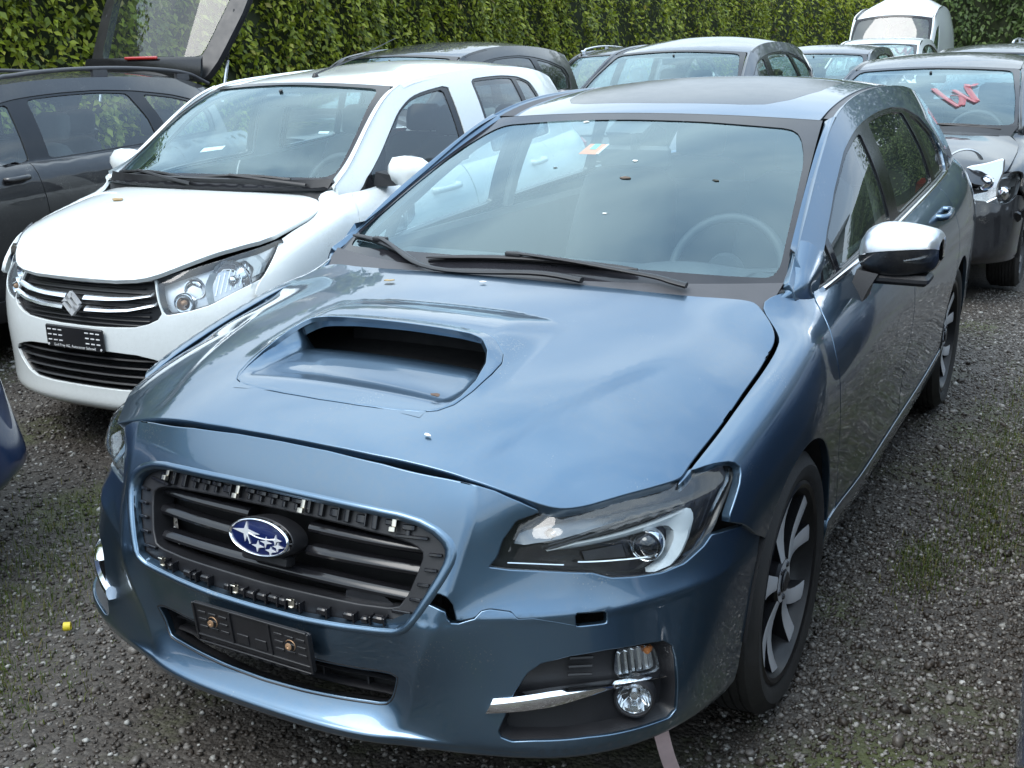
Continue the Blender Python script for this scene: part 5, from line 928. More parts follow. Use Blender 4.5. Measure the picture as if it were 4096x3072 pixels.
def suz_front(root):
    P=MATS['white']; S_END=SA[-1]-.003
    SH=[(0,-.690),(.112,-.688),(.22,-.682),(.309,-.666),(.36,-.648),(.405,-.620),(.455,-.575),(.51,-.515),(.594,-.405),(.65,-.31),(.672,-.24),(.681,-.13),(.684,-.02),(.678,.06),(.66,.10),(.62,.135),(.5,.150),(.3,.156),(0,.158)]
    hd=panel('hood',lambda p: shood_f(p)+[0,0,.003],dbl(SH),(),.03,P,root,depth=.02,rad=.003)
    LP=np.array([(.378,.757),(.446,.779),(.566,.811),(.685,.842),(.79,.866),(.856,.884),(.872,.870),(.866,.845),(.849,.798),(.832,.748),(.78,.728),(.715,.704),(.661,.680),(.611,.657),(.53,.637),(.437,.622),(.420,.64),(.407,.669),(.388,.72)])
    GT=[(0,.738),(.09,.7385),(.20,.744),(.30,.752),(.372,.757),(.388,.72),(.405,.672),(.422,.632),(.405,.606),(.36,.586),(.299,.572),(.186,.566),(.09,.563),(0,.563)]
    IT=[(0,.470),(.176,.470),(.30,.464),(.37,.45),(.43,.433),(.462,.41),(.43,.37),(.36,.325),(.30,.309),(.2,.305),(0,.305)]
    BO=[(0,.745),(.09,.7455),(.20,.751),(.30,.759),(.376,.764)]+[(.388,.722),(.407,.669),(.420,.64),(.437,.622),(.53,.637),(.611,.657),(.661,.680),(.715,.704),(.78,.728),(.832,.748),(.85,.735),(S_END,.715),(S_END,.60),(S_END,.45),(S_END,.30),(S_END,.22),(.7,.205),(.5,.20),(.3,.20),(0,.20)]
    bp=panel('front_bumper',sbump_f,dbl(BO),[dbl(GT),dbl(IT)],.022,P,root,depth=.018,rad=.003)
    V_,F_=ring(resample(dbl(GT),n=110,closed=True),[(.003,-.001),(-.002,-.004),(-.006,-.03)],sbump_f); gr=mesh('grille',V_,F_,root,MATS['plastic'],angle=60)
    panel('grille_panel',surf_off(sbump_f,-.024),shrink(resample(dbl(GT),n=110,closed=True),.004),(),.04,MATS['plastic'],gr,depth=0)
    for i in range(9):
        z=.580+.0185*i; xm=.36 if z<.72 else .33; q=surf_off(sbump_f,-.016)(np.stack([np.linspace(-xm,xm,20),np.full(20,z)],-1)); MB().tube(q,.0035,5).build('slat',gr,MATS['plastic'])
    for zz in ([(.050,.682),(.18,.684),(.28,.690),(.378,.704)],[(.062,.638),(.188,.640),(.286,.647),(.396,.668)]):
        for sg in (-1,1):
            q=resample(np.array(zz),n=18); rings=[]
            for k,(a,z) in enumerate(q):
                h=.0085*(1-.35*k/17); p=np.array([[sg*a,z+h],[sg*a,z+h*.3],[sg*a,z-h]]); A=surf_off(sbump_f,.0)(p); rings.append([A[0]+[0,.006,0],A[0]-[0,.001,-.001],A[1]-[0,.012,0],A[2]-[0,.016,0],A[2]+[0,.01,0]])
            MB().loft(rings).build('chrome_bar',gr,MATS['satin'],angle=30)
    # emblem: diamond S
    c=sbump_f(np.array([[0,.655]]))[0]-[0,.020,0]; tl=R(8); ez=np.array([0,math.sin(tl),math.cos(tl)]); en=np.array([0,-math.cos(tl),math.sin(tl)])
    def ext(poly): 
        q=np.array(poly); A=np.array([c+[p[0],0,0]+ez*p[1] for p in q]); return [A-en*.008,A+en*.006]
    m=MB()
    for q in ([(-.052,.004),(-.004,.050),(.012,.036),(-.018,.008)],[(-.034,.022),(-.022,.032),(.036,-.022),(.024,-.032)],[(.052,-.004),(.004,-.050),(-.012,-.036),(.018,-.008)],[(.004,.044),(.018,.032),(.048,.004),(.036,-.006),(.002,.028)] ,[(-.004,-.044),(-.018,-.032),(-.048,-.004),(-.036,.006),(-.002,-.028)]): m.loft(ext(q))
    eb=m.build('emblem',gr,MATS['badge'],angle=20)
    # lower intake
    V_,F_=ring(resample(dbl(IT),n=100,closed=True),[(.004,-.001),(-.002,-.004),(-.008,-.05)],sbump_f); li=mesh('lower_grille',V_,F_,root,MATS['plastic'],angle=60)
    panel('intake_back',surf_off(sbump_f,-.05),shrink(resample(dbl(IT),n=100,closed=True),.004),(),.06,MATS['dark'],li,depth=0)
    for z,xm in ((.435,.42),(.400,.43),(.365,.39),(.332,.33)):
        q=np.stack([np.linspace(-xm,xm,24),np.full(24,z)],-1); A=surf_off(sbump_f,-.012)(q); MB().loft([[p+[0,.0,.004],p+[0,-.006,-.001],p+[0,.0,-.006],p+[0,.03,.002]] for p in A]).build('lower_slat',li,MATS['plastic'],angle=40)
    # headlights
    for sg in (1,-1):
        la=resample(LP*[sg,1],n=90,closed=True); V_,F_=ring(la,[(.002,-.004),(-.003,-.008),(-.010,-.055)],sbump_f); h=mesh('headlight',V_,F_,root,MATS['grey_plastic'],angle=60)
        panel('lamp_housing',surf_off(sbump_f,-.055),shrink(la,.008),(),.04,MATS['alloy'],h,depth=0); panel('lamp_lens',surf_off(sbump_f,-.002),shrink(la,.002),(),.03,MATS['lens'],h,depth=.006)
        def disc(a,z,off,prof,nm,mat,n=28,yaw=.35,par=h,flat=False):
            c=surf_off(sbump_f,off)(np.array([[sg*a,z]]))[0]; fn=np.array([sg*math.sin(yaw),-math.cos(yaw),.05]); fn/=np.linalg.norm(fn); fx=np.cross([0,0,1],fn); fx/=np.linalg.norm(fx); fz=np.cross(fn,fx)
            return MB().loft([[c+fn*hh+fx*r*math.cos(t)+fz*r*math.sin(t) for t in np.linspace(0,2*math.pi,n,endpoint=False)] for r,hh in prof],cap='end').build(nm,par,MATS[mat],smooth=not flat,angle=60)
        disc(.50,.672,-.022,[(.040,-.03),(.040,0),(.037,.003),(.034,-.006),(.026,-.018),(.010,-.024)],'indicator_reflector','chrome'); disc(.50,.672,-.02,[(.012,-.012),(.011,.002),(.006,.008),(.001,.009)],'indicator_bulb','clearamber')
        disc(.69,.752,-.035,[(.085,.012),(.078,-.006),(.060,-.020),(.036,-.030),(.016,-.034)],'main_reflector','chrome',n=13,flat=True); disc(.69,.752,-.035,[(.018,-.03),(.018,.0),(.014,.008),(.001,.010)],'bulb_shield','satin')
        disc(.535,.735,-.04,[(.045,.006),(.036,-.010),(.018,-.018)],'inner_reflector','chrome',n=16)
        q=np.array([(.59,.785),(.582,.735),(.60,.665)]); A=surf_off(sbump_f,-.015)(resample(q*[sg,1],n=12)); B=surf_off(sbump_f,-.045)(resample((q+[.022,0])*[sg,1],n=12)); MB().loft([[a_,b_,b_+[0,.004,0],a_+[0,.006,0]] for a_,b_ in zip(A,B)]).build('lamp_divider',h,MATS['guide'])
        q=np.array([(.69,.826),(.75,.836),(.80,.80),(.80,.765)]); A=surf_off(sbump_f,-.016)(resample(q*[sg,1],n=12)); B=surf_off(sbump_f,-.020)(resample((q-[.03,.012])*[sg,1],n=12)); MB().loft([[a_,b_,b_+[0,.03,0],a_+[0,.03,0]] for a_,b_ in zip(A,B)]).build('outer_reflector',h,MATS['guide'])
        m=MB(); 
        for k in range(7):
            q=np.array([(.625+.02*k,.70+.006*k),(.625+.02*k,.78+.008*k)]); A=surf_off(sbump_f,-.05)(q*[sg,1]); m.tube(A,.003,4)
        m.build('reflector_ribs',h,MATS['chrome'])
    # plate holder with dealer lettering
    pc=np.array([0,-.722,.513]); ph=MB().box(pc,(.318,.012,.094),None,.005).build('plate_holder',root,MATS['plastic'],angle=40)
    MATS['lettering']=plain('white_print',(.68,.68,.68),.6)
    for sx in (-1,1):
        for i in range(3):
            for j in range(3): MB().box(pc+[sx*(.075+.030*i),-.0072,.032-.022*j-.004],(.020,.0022,.005),None,.0006).build('holder_slot',ph,MATS['lettering'])
    t=bpy.data.curves.new('dealer_lettering','FONT'); t.body='Emil Frey AG, Autocenter Safenwil'; t.size=.0165; t.extrude=.0004; t.align_x='CENTER'; t.align_y='CENTER'
    to=bpy.data.objects.new('dealer_lettering',t); COL.objects.link(to); bpy.context.view_layer.update(); dg=bpy.context.evaluated_depsgraph_get(); me=bpy.data.meshes.new_from_object(to.evaluated_get(dg)); bpy.data.objects.remove(to)
    o=link('dealer_lettering',me,ph,None); me.materials.clear(); me.materials.append(MATS['lettering']); o.location=tuple(pc+[0,-.0068,-.036]); o.rotation_euler=(R(90),0,0)
    for sx in (-1,1): MB().lathe([(0,.005),(-.003,.005),(-.003,.0005)],'y',c=pc+[sx*.147,-.006,-.036],n=10).build('holder_button',ph,MATS['lettering'])
    # number strip on the windscreen, antenna
    ws=SZ_S['ws']
    def onw(u,v,h): p=np.array([[u,v]]); P_=ws(p)[0]; N=normals(ws,p)[0]; N=N if N[2]>0 else -N; return P_+N*h
    for q in ([(-.26,.30),(-.07,.33),(-.07,.36),(-.26,.335)],[(.66,.48),(.74,.482),(.74,.502),(.66,.50)]): MB().loft([np.array([onw(a,b,-.004) for a,b in q]),np.array([onw(a,b,-.005) for a,b in q])]).build('paper_slip',root,MATS['paper'] if 'paper' in MATS else MATS['lettering'])
    r0=SZ_S['roof'](np.array([[.06,1.26]]))[0]; an=MB().lathe([(0,.018),(.012,.014),(.02,.006)],'z',c=r0,n=12).build('antenna_base',root,MATS['plastic']); MB().tube([r0+[0,0,.015],r0+[.0,.38,.09],r0+[0,.78,.19]],np.array([.005,.0035,.002]),5).build('antenna_whip',an,MATS['plastic'])
suz_front(SZ_ROOT)
# ================================================================= background cars
GRP='parked cars behind the front row'
# black estate with open tailgate (far left)
ZW=[(0,0),(.21,.24),(.60,.62),(.82,.90),(.985,1.06),(1.05,1.10),(1.355,1.42),(1.47,1.53)]
EST,EW,ES=make_car('estate_car','black estate with roof rails and raised tailgate beside the hedge',(-4.56,.32),R(2.5),[(-.95,-.90),(-.3,-.29),(0,0),(.30,.30),(.55,.5),(1.2,1.12),(1.5,1.38),(2.65,2.62),(3.25,3.0),(3.7,3.45)],ZW,1.0,1.0,paint='black',lod=1.7,Rt=.33,Rr=.23,group=GRP,rails='grey_plastic',tail=False,front=False)
def tailgate(root,S):
    hy=S['fy'](3.25)+.04; hz=S['fz'](1.36)+.03; P=MATS['plastic']
    el=R(58); d=np.array([0,math.cos(el),math.sin(el)]); n=np.array([0,-math.sin(el),math.cos(el)])   # gate plane rises back and up
    def at(x,t,h=0): return np.array([x,hy,hz])+d*t+n*h
    def wx(t): return np.interp(t,[0,.15,.6,1.05],[.54,.60,.68,.66])
    rings=[]
    fr=MB(); out=[(-wx(t),t) for t in np.linspace(0,1.05,9)]+[(wx(t),t) for t in np.linspace(1.05,0,9)]; inn=polyround([(-.47,.15),(-.57,.74),(.57,.74),(.47,.15)],.07,5)
    M=lambda p: np.stack([p[:,0],hy+d[1]*p[:,1]+n[1]*(.05-.09*(p[:,0]/.68)**2),hz+d[2]*p[:,1]+n[2]*(.05-.09*(p[:,0]/.68)**2)],-1)
    tg=panel('tailgate',M,np.array(out),[inn],.07,P,root,depth=.05,cen=(0,hy+3,-2)); panel('tailgate_glass',M,inn,(),.1,MATS['hatchglass'],tg,depth=0,off=-.004)
    panel('tailgate_inner',lambda p: M(p)-n*.05,np.array(out),[inn],.1,MATS['plastic'],tg,depth=0)
    MB().loft([[at(x,-.02,.03),at(x,.10,.075),at(x,.13,.07),at(x,.02,.02)] for x in np.linspace(-.54,.54,9)]).build('spoiler',tg,MATS['gloss'],angle=50)
    MB().box(at(.0,.115,.088),(.30,.02,.022),np.stack([[1,0,0],d,n],1),.006).build('brake_lamp',tg,MATS['red'])
    for sg in (1,-1):
        a=np.array([sg*.58,hy+.12,hz-.16]); b=at(sg*.60,.55,-.02); mid=a+(b-a)*.45; st=MB().tube([a,mid],.012,8).build('gas_strut',tg,MATS['silver'] if False else MATS['satin']); MB().tube([mid,b],.006,6).build('strut_rod',tg,MATS['plastic'])
tailgate(EST,ES)
MP,_,_s=make_car('people_carrier','dark grey people carrier with its left side windows showing above the white roof',(-4.42,5.25),R(2),[(-.95,-.92),(-.3,-.29),(0,0),(.30,.10),(.55,.36),(1.2,.98),(1.5,1.42),(2.65,2.75),(3.25,3.35),(3.7,3.62)],[(0,0),(.21,.24),(.60,.65),(.82,.95),(.985,1.10),(1.355,1.55),(1.47,1.69)],1.0,1.04,paint='black',lod=2,group=GRP,glassm='dimglass',front=False)
make_car('crossover','grey crossover facing the camera right behind the blue wagon roof',(-2.02,5.95),R(1.5),[(-.95,-.90),(-.3,-.29),(0,0),(.30,.26),(.55,.5),(1.2,1.05),(1.5,1.4),(2.65,2.65),(3.25,3.22),(3.7,3.62)],[(0,0),(.21,.25),(.60,.68),(.82,.96),(.985,1.14),(1.355,1.54),(1.47,1.68)],1.0,1.0,paint='grey',lod=2,group=GRP)
WC,_,WS=make_car('damaged_car','black car with a red W painted on its windscreen and a smashed headlight',(.10,5.55),R(-.5),[(-.95,-.88),(-.3,-.29),(0,0),(.30,.28),(.55,.5),(1.2,1.22),(1.5,1.5),(2.65,2.6),(3.25,3.2),(3.7,3.55)],[(0,0),(.21,.22),(.60,.62),(.82,.85),(.985,1.0),(1.355,1.385),(1.47,1.505)],.98,1.0,paint='black',lod=1.6,group=GRP,interior=True)
make_car('hatchback','grey hatchback mostly hidden behind the crossover',(-1.86,10.1),R(1.5),YM0,[(0,0),(.21,.25),(.60,.65),(.82,.90),(.985,1.06),(1.355,1.47),(1.47,1.585)],.98,.98,paint='grey',lod=2.4,group=GRP,front=False)
make_car('estate_car','dark car with roof rails glimpsed between the people carrier and the crossover',(-4.35,10.0),R(2),YM0,[(0,0),(.21,.25),(.60,.65),(.82,.92),(.985,1.08),(1.355,1.50),(1.47,1.62)],1.0,1.0,paint='charcoal',lod=2.4,group=GRP,rails='satin',front=False)
C8,_,S8=make_car('small_car','white small car with red paint marks standing in front of the van',(-1.98,14.3),R(1),YM0,[(0,0),(.21,.25),(.60,.65),(.82,.93),(.985,1.10),(1.355,1.56),(1.47,1.67)],.93,.93,paint='white',lod=2.4,group=GRP,front=False)
VN,_,SV=make_car('panel_van','tall white panel van with red paint on its windscreen',(-2.70,19.6),R(0.5),[(-.95,-.80),(-.3,-.29),(0,0),(.30,.0+.12),(.55,.30),(1.2,.72),(1.5,1.2),(2.65,2.9),(3.25,3.8),(3.7,4.1)],[(0,0),(.21,.25),(.60,.75),(.82,.98),(.985,1.16),(1.355,2.03),(1.47,2.50)],1.0,1.18,paint='white',lod=2.4,group=GRP,rear_solid=True,front=False,cat='van',Rt=.33,interior=False,screen='dimglass')  # dim windscreen tint stands in for the shaded cabin
make_car('saloon_car','dark car whose roof shows behind the black damaged car',(.02,10.3),R(-1),YM0,[(0,0),(.21,.25),(.60,.65),(.82,.90),(.985,1.05),(1.355,1.44),(1.47,1.555)],.98,.98,paint='charcoal',lod=2.4,group=GRP,front=False)
make_car('estate_car','silver grey estate with roof rails at the back right',(.35,15.0),R(-1),YM0,[(0,0),(.21,.25),(.60,.65),(.82,.92),(.985,1.08),(1.355,1.49),(1.47,1.61)],1.0,1.0,paint='silver',lod=2.4,group=GRP,rails='satin',front=False)
make_car('compact_car','dark blue car cut off at the left edge, in front of the white hatchback',(-2.365,-.925),R(180),YM0,[(0,0),(.21,.22),(.60,.60),(.82,.82),(.985,.98),(1.355,1.36),(1.47,1.47)],.97,.97,paint='navy',lod=1.4,group='cars at the picture edges',front=False)
make_car('compact_car','dark car cut off at the lower right corner beside the blue wagon',(2.268,-.62),R(0),YM0,[(0,0),(.21,.22),(.60,.60),(.82,.82),(.985,.98),(1.355,1.36),(1.47,1.47)],.97,.97,paint='navy',lod=1.6,group='cars at the picture edges',front=False,mirrors=False)
# red grease-paint marks on windscreens
MATS['redpaint']=glass('red_window_paint',(.80,.62,.62),.03,film=.30,filmcol=(.46,.08,.10))
def scrawl(root,ws,strokes,w=.02):
    for k,s in enumerate(strokes):
        q=np.array([ws(np.array([[a,b]]))[0]+[0,-.002,.004] for a,b in curve(s,14)]); MB().tube(q,w,6,flat=.12).build('paint_stroke',root,MATS['redpaint'])
scrawl(WC,WS['ws'],[[(.12,.62),(.26,.50),(.44,.36)],[(.32,.52),(.44,.50),(.46,.38)],[(.34,.60),(.48,.50),(.60,.42)],[(.46,.66),(.53,.54),(.60,.44)],[(.45,.69),(.50,.66),(.55,.70)]],.024)
scrawl(C8,S8['ws'],[[(.35,.55),(.5,.4),(.6,.3)],[(.45,.35),(.6,.5),(.75,.35)]],.02)
scrawl(VN,SV['ws'],[[(.2,.4),(.35,.28),(.45,.4)],[(.45,.4),(.52,.25),(.62,.42)],[(.3,.2),(.5,.15),(.6,.2)]],.025)

# loose headlight hanging in the damaged front corner, torn edges
lx,ly,lz=.585,-.66,.735
oq=np.array([(-.13,-.13),(-.125,.06),(-.06,.115),(.04,.135),(.135,.165),(.14,.09),(.115,.0),(.12,-.06),(.02,-.125)]); ol_=resample(oq,n=40,closed=True)
def hlp(q,d,s=1.0): return np.stack([lx+q[:,0]*s,ly+d+.55*np.maximum(0,q[:,0])**1.2+.15*(q[:,1]+.13),lz+q[:,1]*s],-1)
hp=MB().loft([hlp(ol_,.05,1.0),hlp(ol_,.0,1.02),hlp(ol_,-.008,.97)],cap=False).build('hanging_headlight',WC,MATS['satin'],angle=50)
MB().loft([hlp(ol_,-.004,.96),hlp(ol_,.03,.75),hlp(ol_,.045,.4)],cap=True).build('lamp_reflector',hp,MATS['chrome'],angle=60)
for (a,z,r) in ((-.06,-.055,.05),(.05,.02,.045)): MB().lathe([(-.012,.004),(-.008,r*.5),(.0,r*.8),(-.012,r*.95),(.03,r)],'y',c=(lx+a,ly+.02,lz+z),n=24).build('projector',hp,MATS['chrome'],angle=40)
MB().tube(hlp(resample(np.array([(-.13,-.135),(.0,-.138),(.118,-.07)]),n=14),-.01),.008,6).build('lamp_edge',hp,MATS['satin'])
rg=np.random.default_rng(5); m_=[]
for k in range(7):
    p=np.array([.50+.06*k,-.72+.05*k,.56+rg.normal(0,.02)]); q=polyround([(-.05,-.04),(.05,-.03),(.04,.05),(-.03,.04)],.02,2)*rg.uniform(.7,1.3); t=rg.normal(0,.5); MB().loft([[p+[a,b*math.sin(t),b*math.cos(t)] for a,b in q],[p+[a,b*math.sin(t)+.02,b*math.cos(t)+.01] for a,b in q]]).build('torn_plastic',WC,MATS['plastic'],angle=30)
MB().tube(curve([(.40,-.74,.90),(.48,-.72,.955),(.56,-.69,.95),(.60,-.66,.90)],16),.02,8,flat=.35).build('bent_trim',WC,MATS['silver'],angle=50)
# ================================================================= ground
def ground_mat():
    m,n,l,b=nodes('wet_gravel_soil'); nt=m.node_tree
    big=noise_to(nt,.55,5,'Object'); fine=noise_to(nt,38,8,'Object',.7); tc_=n.new('ShaderNodeTexCoord')
    vo=n.new('ShaderNodeTexVoronoi'); vo.inputs['Scale'].default_value=95; l.new(tc_.outputs['Object'],vo.inputs['Vector']); v2=n.new('ShaderNodeTexVoronoi'); v2.inputs['Scale'].default_value=42; l.new(tc_.outputs['Object'],v2.inputs['Vector'])
    c1=rampc(nt,vo.outputs['Color'],[(.0,(.028,.022,.018)),(.55,(.060,.051,.043)),(.85,(.11,.098,.086)),(1,(.19,.18,.165))])
    c2=rampc(nt,fine.outputs[0],[(.35,(.018,.014,.011)),(.65,(.060,.050,.040))]); mx=n.new('ShaderNodeMix'); mx.data_type='RGBA'; mx.inputs[0].default_value=.5; l.new(c1,mx.inputs[6]); l.new(c2,mx.inputs[7])
    ms=noise_to(nt,1.3,6,'Object',.65); mo=n.new('ShaderNodeMix'); mo.data_type='RGBA'; l.new(maprange(nt,ms.outputs[0],.52,.66,0,.75),mo.inputs[0]); l.new(mx.outputs[2],mo.inputs[6]); mo.inputs[7].default_value=(.060,.072,.014,1)
    l.new(mo.outputs[2],b.inputs['Base Color']); l.new(maprange(nt,big.outputs[0],.35,.65,.45,.85),b.inputs['Roughness'])
    ad=n.new('ShaderNodeMath'); ad.operation='ADD'; l.new(vo.outputs['Distance'],ad.inputs[0]); l.new(v2.outputs['Distance'],ad.inputs[1]); ad2=n.new('ShaderNodeMath'); ad2.operation='ADD'; l.new(ad.outputs[0],ad2.inputs[0]); l.new(fine.outputs[0],ad2.inputs[1])
    bp=n.new('ShaderNodeBump'); bp.invert=True; bp.inputs['Strength'].default_value=.8; bp.inputs['Distance'].default_value=.006; l.new(ad2.outputs[0],bp.inputs['Height']); l.new(bp.outputs[0],b.inputs['Normal']); return m
def gheight(x,y): return .012*np.sin(1.3*x+.4)*np.cos(1.7*y)+.008*np.sin(4.1*x+2.2*y)+.004*np.sin(9*x-7*y)
nx=120; gx=np.concatenate([np.linspace(-90,-6,10),np.linspace(-5.6,3.6,nx),np.linspace(4,90,10)]); gy=np.concatenate([np.linspace(-60,-2.6,8),np.linspace(-2.4,7,nx),np.linspace(7.5,140,16)])
A,B=np.meshgrid(gx,gy,indexing='ij'); inn=((A>-5.6)&(A<3.6)&(B>-2.4)&(B<7)); Z=np.where(inn,gheight(A,B)-.012,-.012)
mesh('ground',np.stack([A,B,Z],-1).reshape(-1,3),grid_faces(len(gx),len(gy)),None,ground_mat(),kind='structure')
# loose stones: one mass of gravel
def stone_mat():
    m,n,l,b=nodes('gravel_stone'); nt=m.node_tree; g=n.new('ShaderNodeNewGeometry')
    c=rampc(nt,g.outputs['Random Per Island'],[(0,(.022,.017,.013)),(.32,(.048,.038,.030)),(.55,(.080,.068,.058)),(.74,(.14,.128,.116)),(.90,(.235,.225,.21)),(.99,(.36,.36,.34)),(1,(.48,.47,.45))])
    ns=noise_to(nt,90,4); mx=n.new('ShaderNodeMix'); mx.data_type='RGBA'; mx.blend_type='MULTIPLY'; mx.inputs[0].default_value=.7; l.new(c,mx.inputs[6]); l.new(rampc(nt,ns.outputs[0],[(.3,(.55,.5,.45)),(.7,(1,1,1))]),mx.inputs[7]); l.new(mx.outputs[2],b.inputs['Base Color'])
    l.new(maprange(nt,ns.outputs[0],.3,.7,.30,.65),b.inputs['Roughness']); return m
t_=(1+5**.5)/2; ICO=np.array([(-1,t_,0),(1,t_,0),(-1,-t_,0),(1,-t_,0),(0,-1,t_),(0,1,t_),(0,-1,-t_),(0,1,-t_),(t_,0,-1),(t_,0,1),(-t_,0,-1),(-t_,0,1)])/np.sqrt(1+t_*t_)
ICF=np.array([(0,11,5),(0,5,1),(0,1,7),(0,7,10),(0,10,11),(1,5,9),(5,11,4),(11,10,2),(10,7,6),(7,1,8),(3,9,4),(3,4,2),(3,2,6),(3,6,8),(3,8,9),(4,9,5),(2,4,11),(6,2,10),(8,6,7),(9,8,1)])
def stones(name,N,box,rmin,rmax,pw,mat,seed,keep=None):
    g=np.random.default_rng(seed); x=g.uniform(box[0],box[1],N); y=g.uniform(box[2],box[3],N)
    if keep is not None: k=keep(x,y); x,y=x[k],y[k]
    N=len(x); r=rmin+(rmax-rmin)*g.random(N)**pw; sc=np.stack([r*g.uniform(.8,1.35,N),r*g.uniform(.7,1.1,N),r*g.uniform(.45,.8,N)],-1); a=g.uniform(0,6.28,N)
    V=ICO[None]*(1+g.normal(0,.20,(N,12,1)))*sc[:,None]; c,s=np.cos(a)[:,None],np.sin(a)[:,None]; tl=g.normal(0,.3,N)[:,None]
    X=V[...,0]*c-V[...,1]*s; Y=V[...,0]*s+V[...,1]*c; Zz=V[...,2]+tl*V[...,0]*.5
    V=np.stack([X+x[:,None],Y+y[:,None],Zz+(gheight(x,y)-.012+sc[:,2]*g.uniform(.0,.75,N))[:,None]],-1).reshape(-1,3); F=(ICF[None]+12*np.arange(N)[:,None,None]).reshape(-1,3)
    me=bpy.data.meshes.new(name); me.vertices.add(len(V)); me.vertices.foreach_set('co',V.ravel()); me.loops.add(F.size); me.loops.foreach_set('vertex_index',F.ravel()); me.polygons.add(len(F)); me.polygons.foreach_set('loop_start',np.arange(0,F.size,3)); me.update(); me.validate()
    return me
STM=stone_mat()
def vis(x,y):
    a=np.degrees(np.arctan2(x-1.454,y+2.447)); return (a>-58)&(a<2)&~((np.abs(x)<.72)&(y>-.5)&(y<3.5))
parts=[stones('gravel',52000,(-4.2,1.9,-1.75,1.3),.003,.010,1.8,STM,1,vis),stones('gravel',40000,(.7,1.75,-1.2,5.5),.0028,.0085,1.9,STM,2,vis),stones('gravel',900,(-4.2,1.9,-1.75,1.6),.009,.019,2.6,STM,3,vis),stones('gravel',420,(.8,1.75,-1,5),.010,.022,2.6,STM,4,vis),stones('gravel',9000,(-4.2,-.6,1.2,3.2),.006,.015,1.6,STM,5,vis)]
import bmesh
bm=bmesh.new()
for me in parts: bm.from_mesh(me)
me=bpy.data.meshes.new('gravel'); bm.to_mesh(me); bm.free(); link('gravel',me,None,STM,label='wet grey and brown gravel covering the yard',cat='gravel',kind='stuff')
# grass and moss tufts
def blades(N,spots,seed,lmin,lmax,w):
    g=np.random.default_rng(seed); V=[];F=[]
    k=g.integers(0,len(spots),N)
    for i in range(N):
        cx,cy,sx,sy=spots[k[i]]; x=g.normal(cx,sx); y=g.normal(cy,sy); L=g.uniform(lmin,lmax); a=g.uniform(0,6.28); tl=g.uniform(.2,1.0); d=np.array([math.cos(a),math.sin(a),0]); p=np.array([x,y,gheight(x,y)-.012]); q=np.array([-d[1],d[0],0])*w*g.uniform(.6,1.3)
        m1=p+d*L*.35*tl+np.array([0,0,L*.6]); tp=p+d*L*tl+np.array([0,0,L*(1-.45*tl)]); b=len(V); V+=[p-q,p+q,m1-q*.7,m1+q*.7,tp]; F+=[(b,b+1,b+3,b+2),(b+2,b+3,b+4)]
    return V,F
def leafmat(name,cols,trans=.35,rough=.45):
    m,n,l,b=nodes(name); nt=m.node_tree; g=n.new('ShaderNodeNewGeometry'); c=rampc(nt,g.outputs['Random Per Island'],cols); l.new(c,b.inputs['Base Color']); b.inputs['Roughness'].default_value=rough; b.inputs['Specular IOR Level'].default_value=.4
    t=n.new('ShaderNodeBsdfTranslucent'); l.new(c,t.inputs[0]); mx=n.new('ShaderNodeMixShader'); mx.inputs[0].default_value=trans; l.new(b.outputs[0],mx.inputs[1]); l.new(t.outputs[0],mx.inputs[2]); l.new(mx.outputs[0],n['Material Output'].inputs[0]); return m
GM=leafmat('grass_blade',[(0,(.035,.055,.008)),(.5,(.075,.11,.015)),(.85,(.13,.14,.03)),(1,(.20,.17,.07))])
V,F=blades(8200,[(-1.35,-.55,.16,.16),(-1.55,-.25,.18,.2),(-1.25,-.85,.12,.10),(-1.0,-.95,.14,.12),(1.18,2.2,.10,.35),(1.25,2.9,.10,.3),(1.12,1.75,.07,.2),(1.2,1.3,.06,.2),(1.05,.95,.05,.12),(-.95,-1.25,.12,.08),(-1.75,.1,.15,.15)],11,.012,.042,.0016); mesh('grass',V,F,None,GM,smooth=False,label='thin green grass and moss tufts growing in the gravel',cat='grass',kind='stuff')
# ================================================================= hedge
def leaves(name,pts,nrm,size,mat,parent,seed,droop=.6,**kw):
    g=np.random.default_rng(seed); N=len(pts); s=size*g.uniform(.5,1.35,N); 
    d=np.stack([g.normal(0,.55,N),g.normal(0,.55,N),-droop+g.normal(0,.45,N)],-1)+nrm*g.uniform(.1,.8,N)[:,None]; d/=np.linalg.norm(d,axis=1,keepdims=True)
    up=nrm*1.0+np.stack([g.normal(0,.45,N),g.normal(0,.45,N),.55+g.normal(0,.35,N)],-1); w=np.cross(d,up); w/=np.linalg.norm(w,axis=1,keepdims=True)+1e-9; n=np.cross(w,d)
    S_=s[:,None]; b=pts; q=[b,b+d*S_*.42+w*S_*.27+n*S_*.05,b+d*S_*.45-n*S_*.03,b+d*S_*.42-w*S_*.27+n*S_*.05,b+d*S_*1.0-n*S_*.10]
    V=np.stack(q,1).reshape(-1,3); F=(np.array([(0,1,2),(0,2,3),(1,4,2),(2,4,3)])[None]+5*np.arange(N)[:,None,None]).reshape(-1,3)
    me=bpy.data.meshes.new(name); me.vertices.add(len(V)); me.vertices.foreach_set('co',V.ravel()); me.loops.add(F.size); me.loops.foreach_set('vertex_index',F.ravel()); me.polygons.add(len(F)); me.polygons.foreach_set('loop_start',np.arange(0,F.size,3)); me.update(); me.validate()
    return link(name,me,parent,mat,**kw)
LM_=leafmat('beech_leaf',[(0,(.060,.085,.008)),(.3,(.155,.205,.015)),(.6,(.26,.315,.024)),(.85,(.37,.41,.042)),(.96,(.44,.46,.07)),(1,(.30,.22,.07))],.36,.40)
CORE=plain('hedge_core',(.018,.026,.007),.95,var=.5)
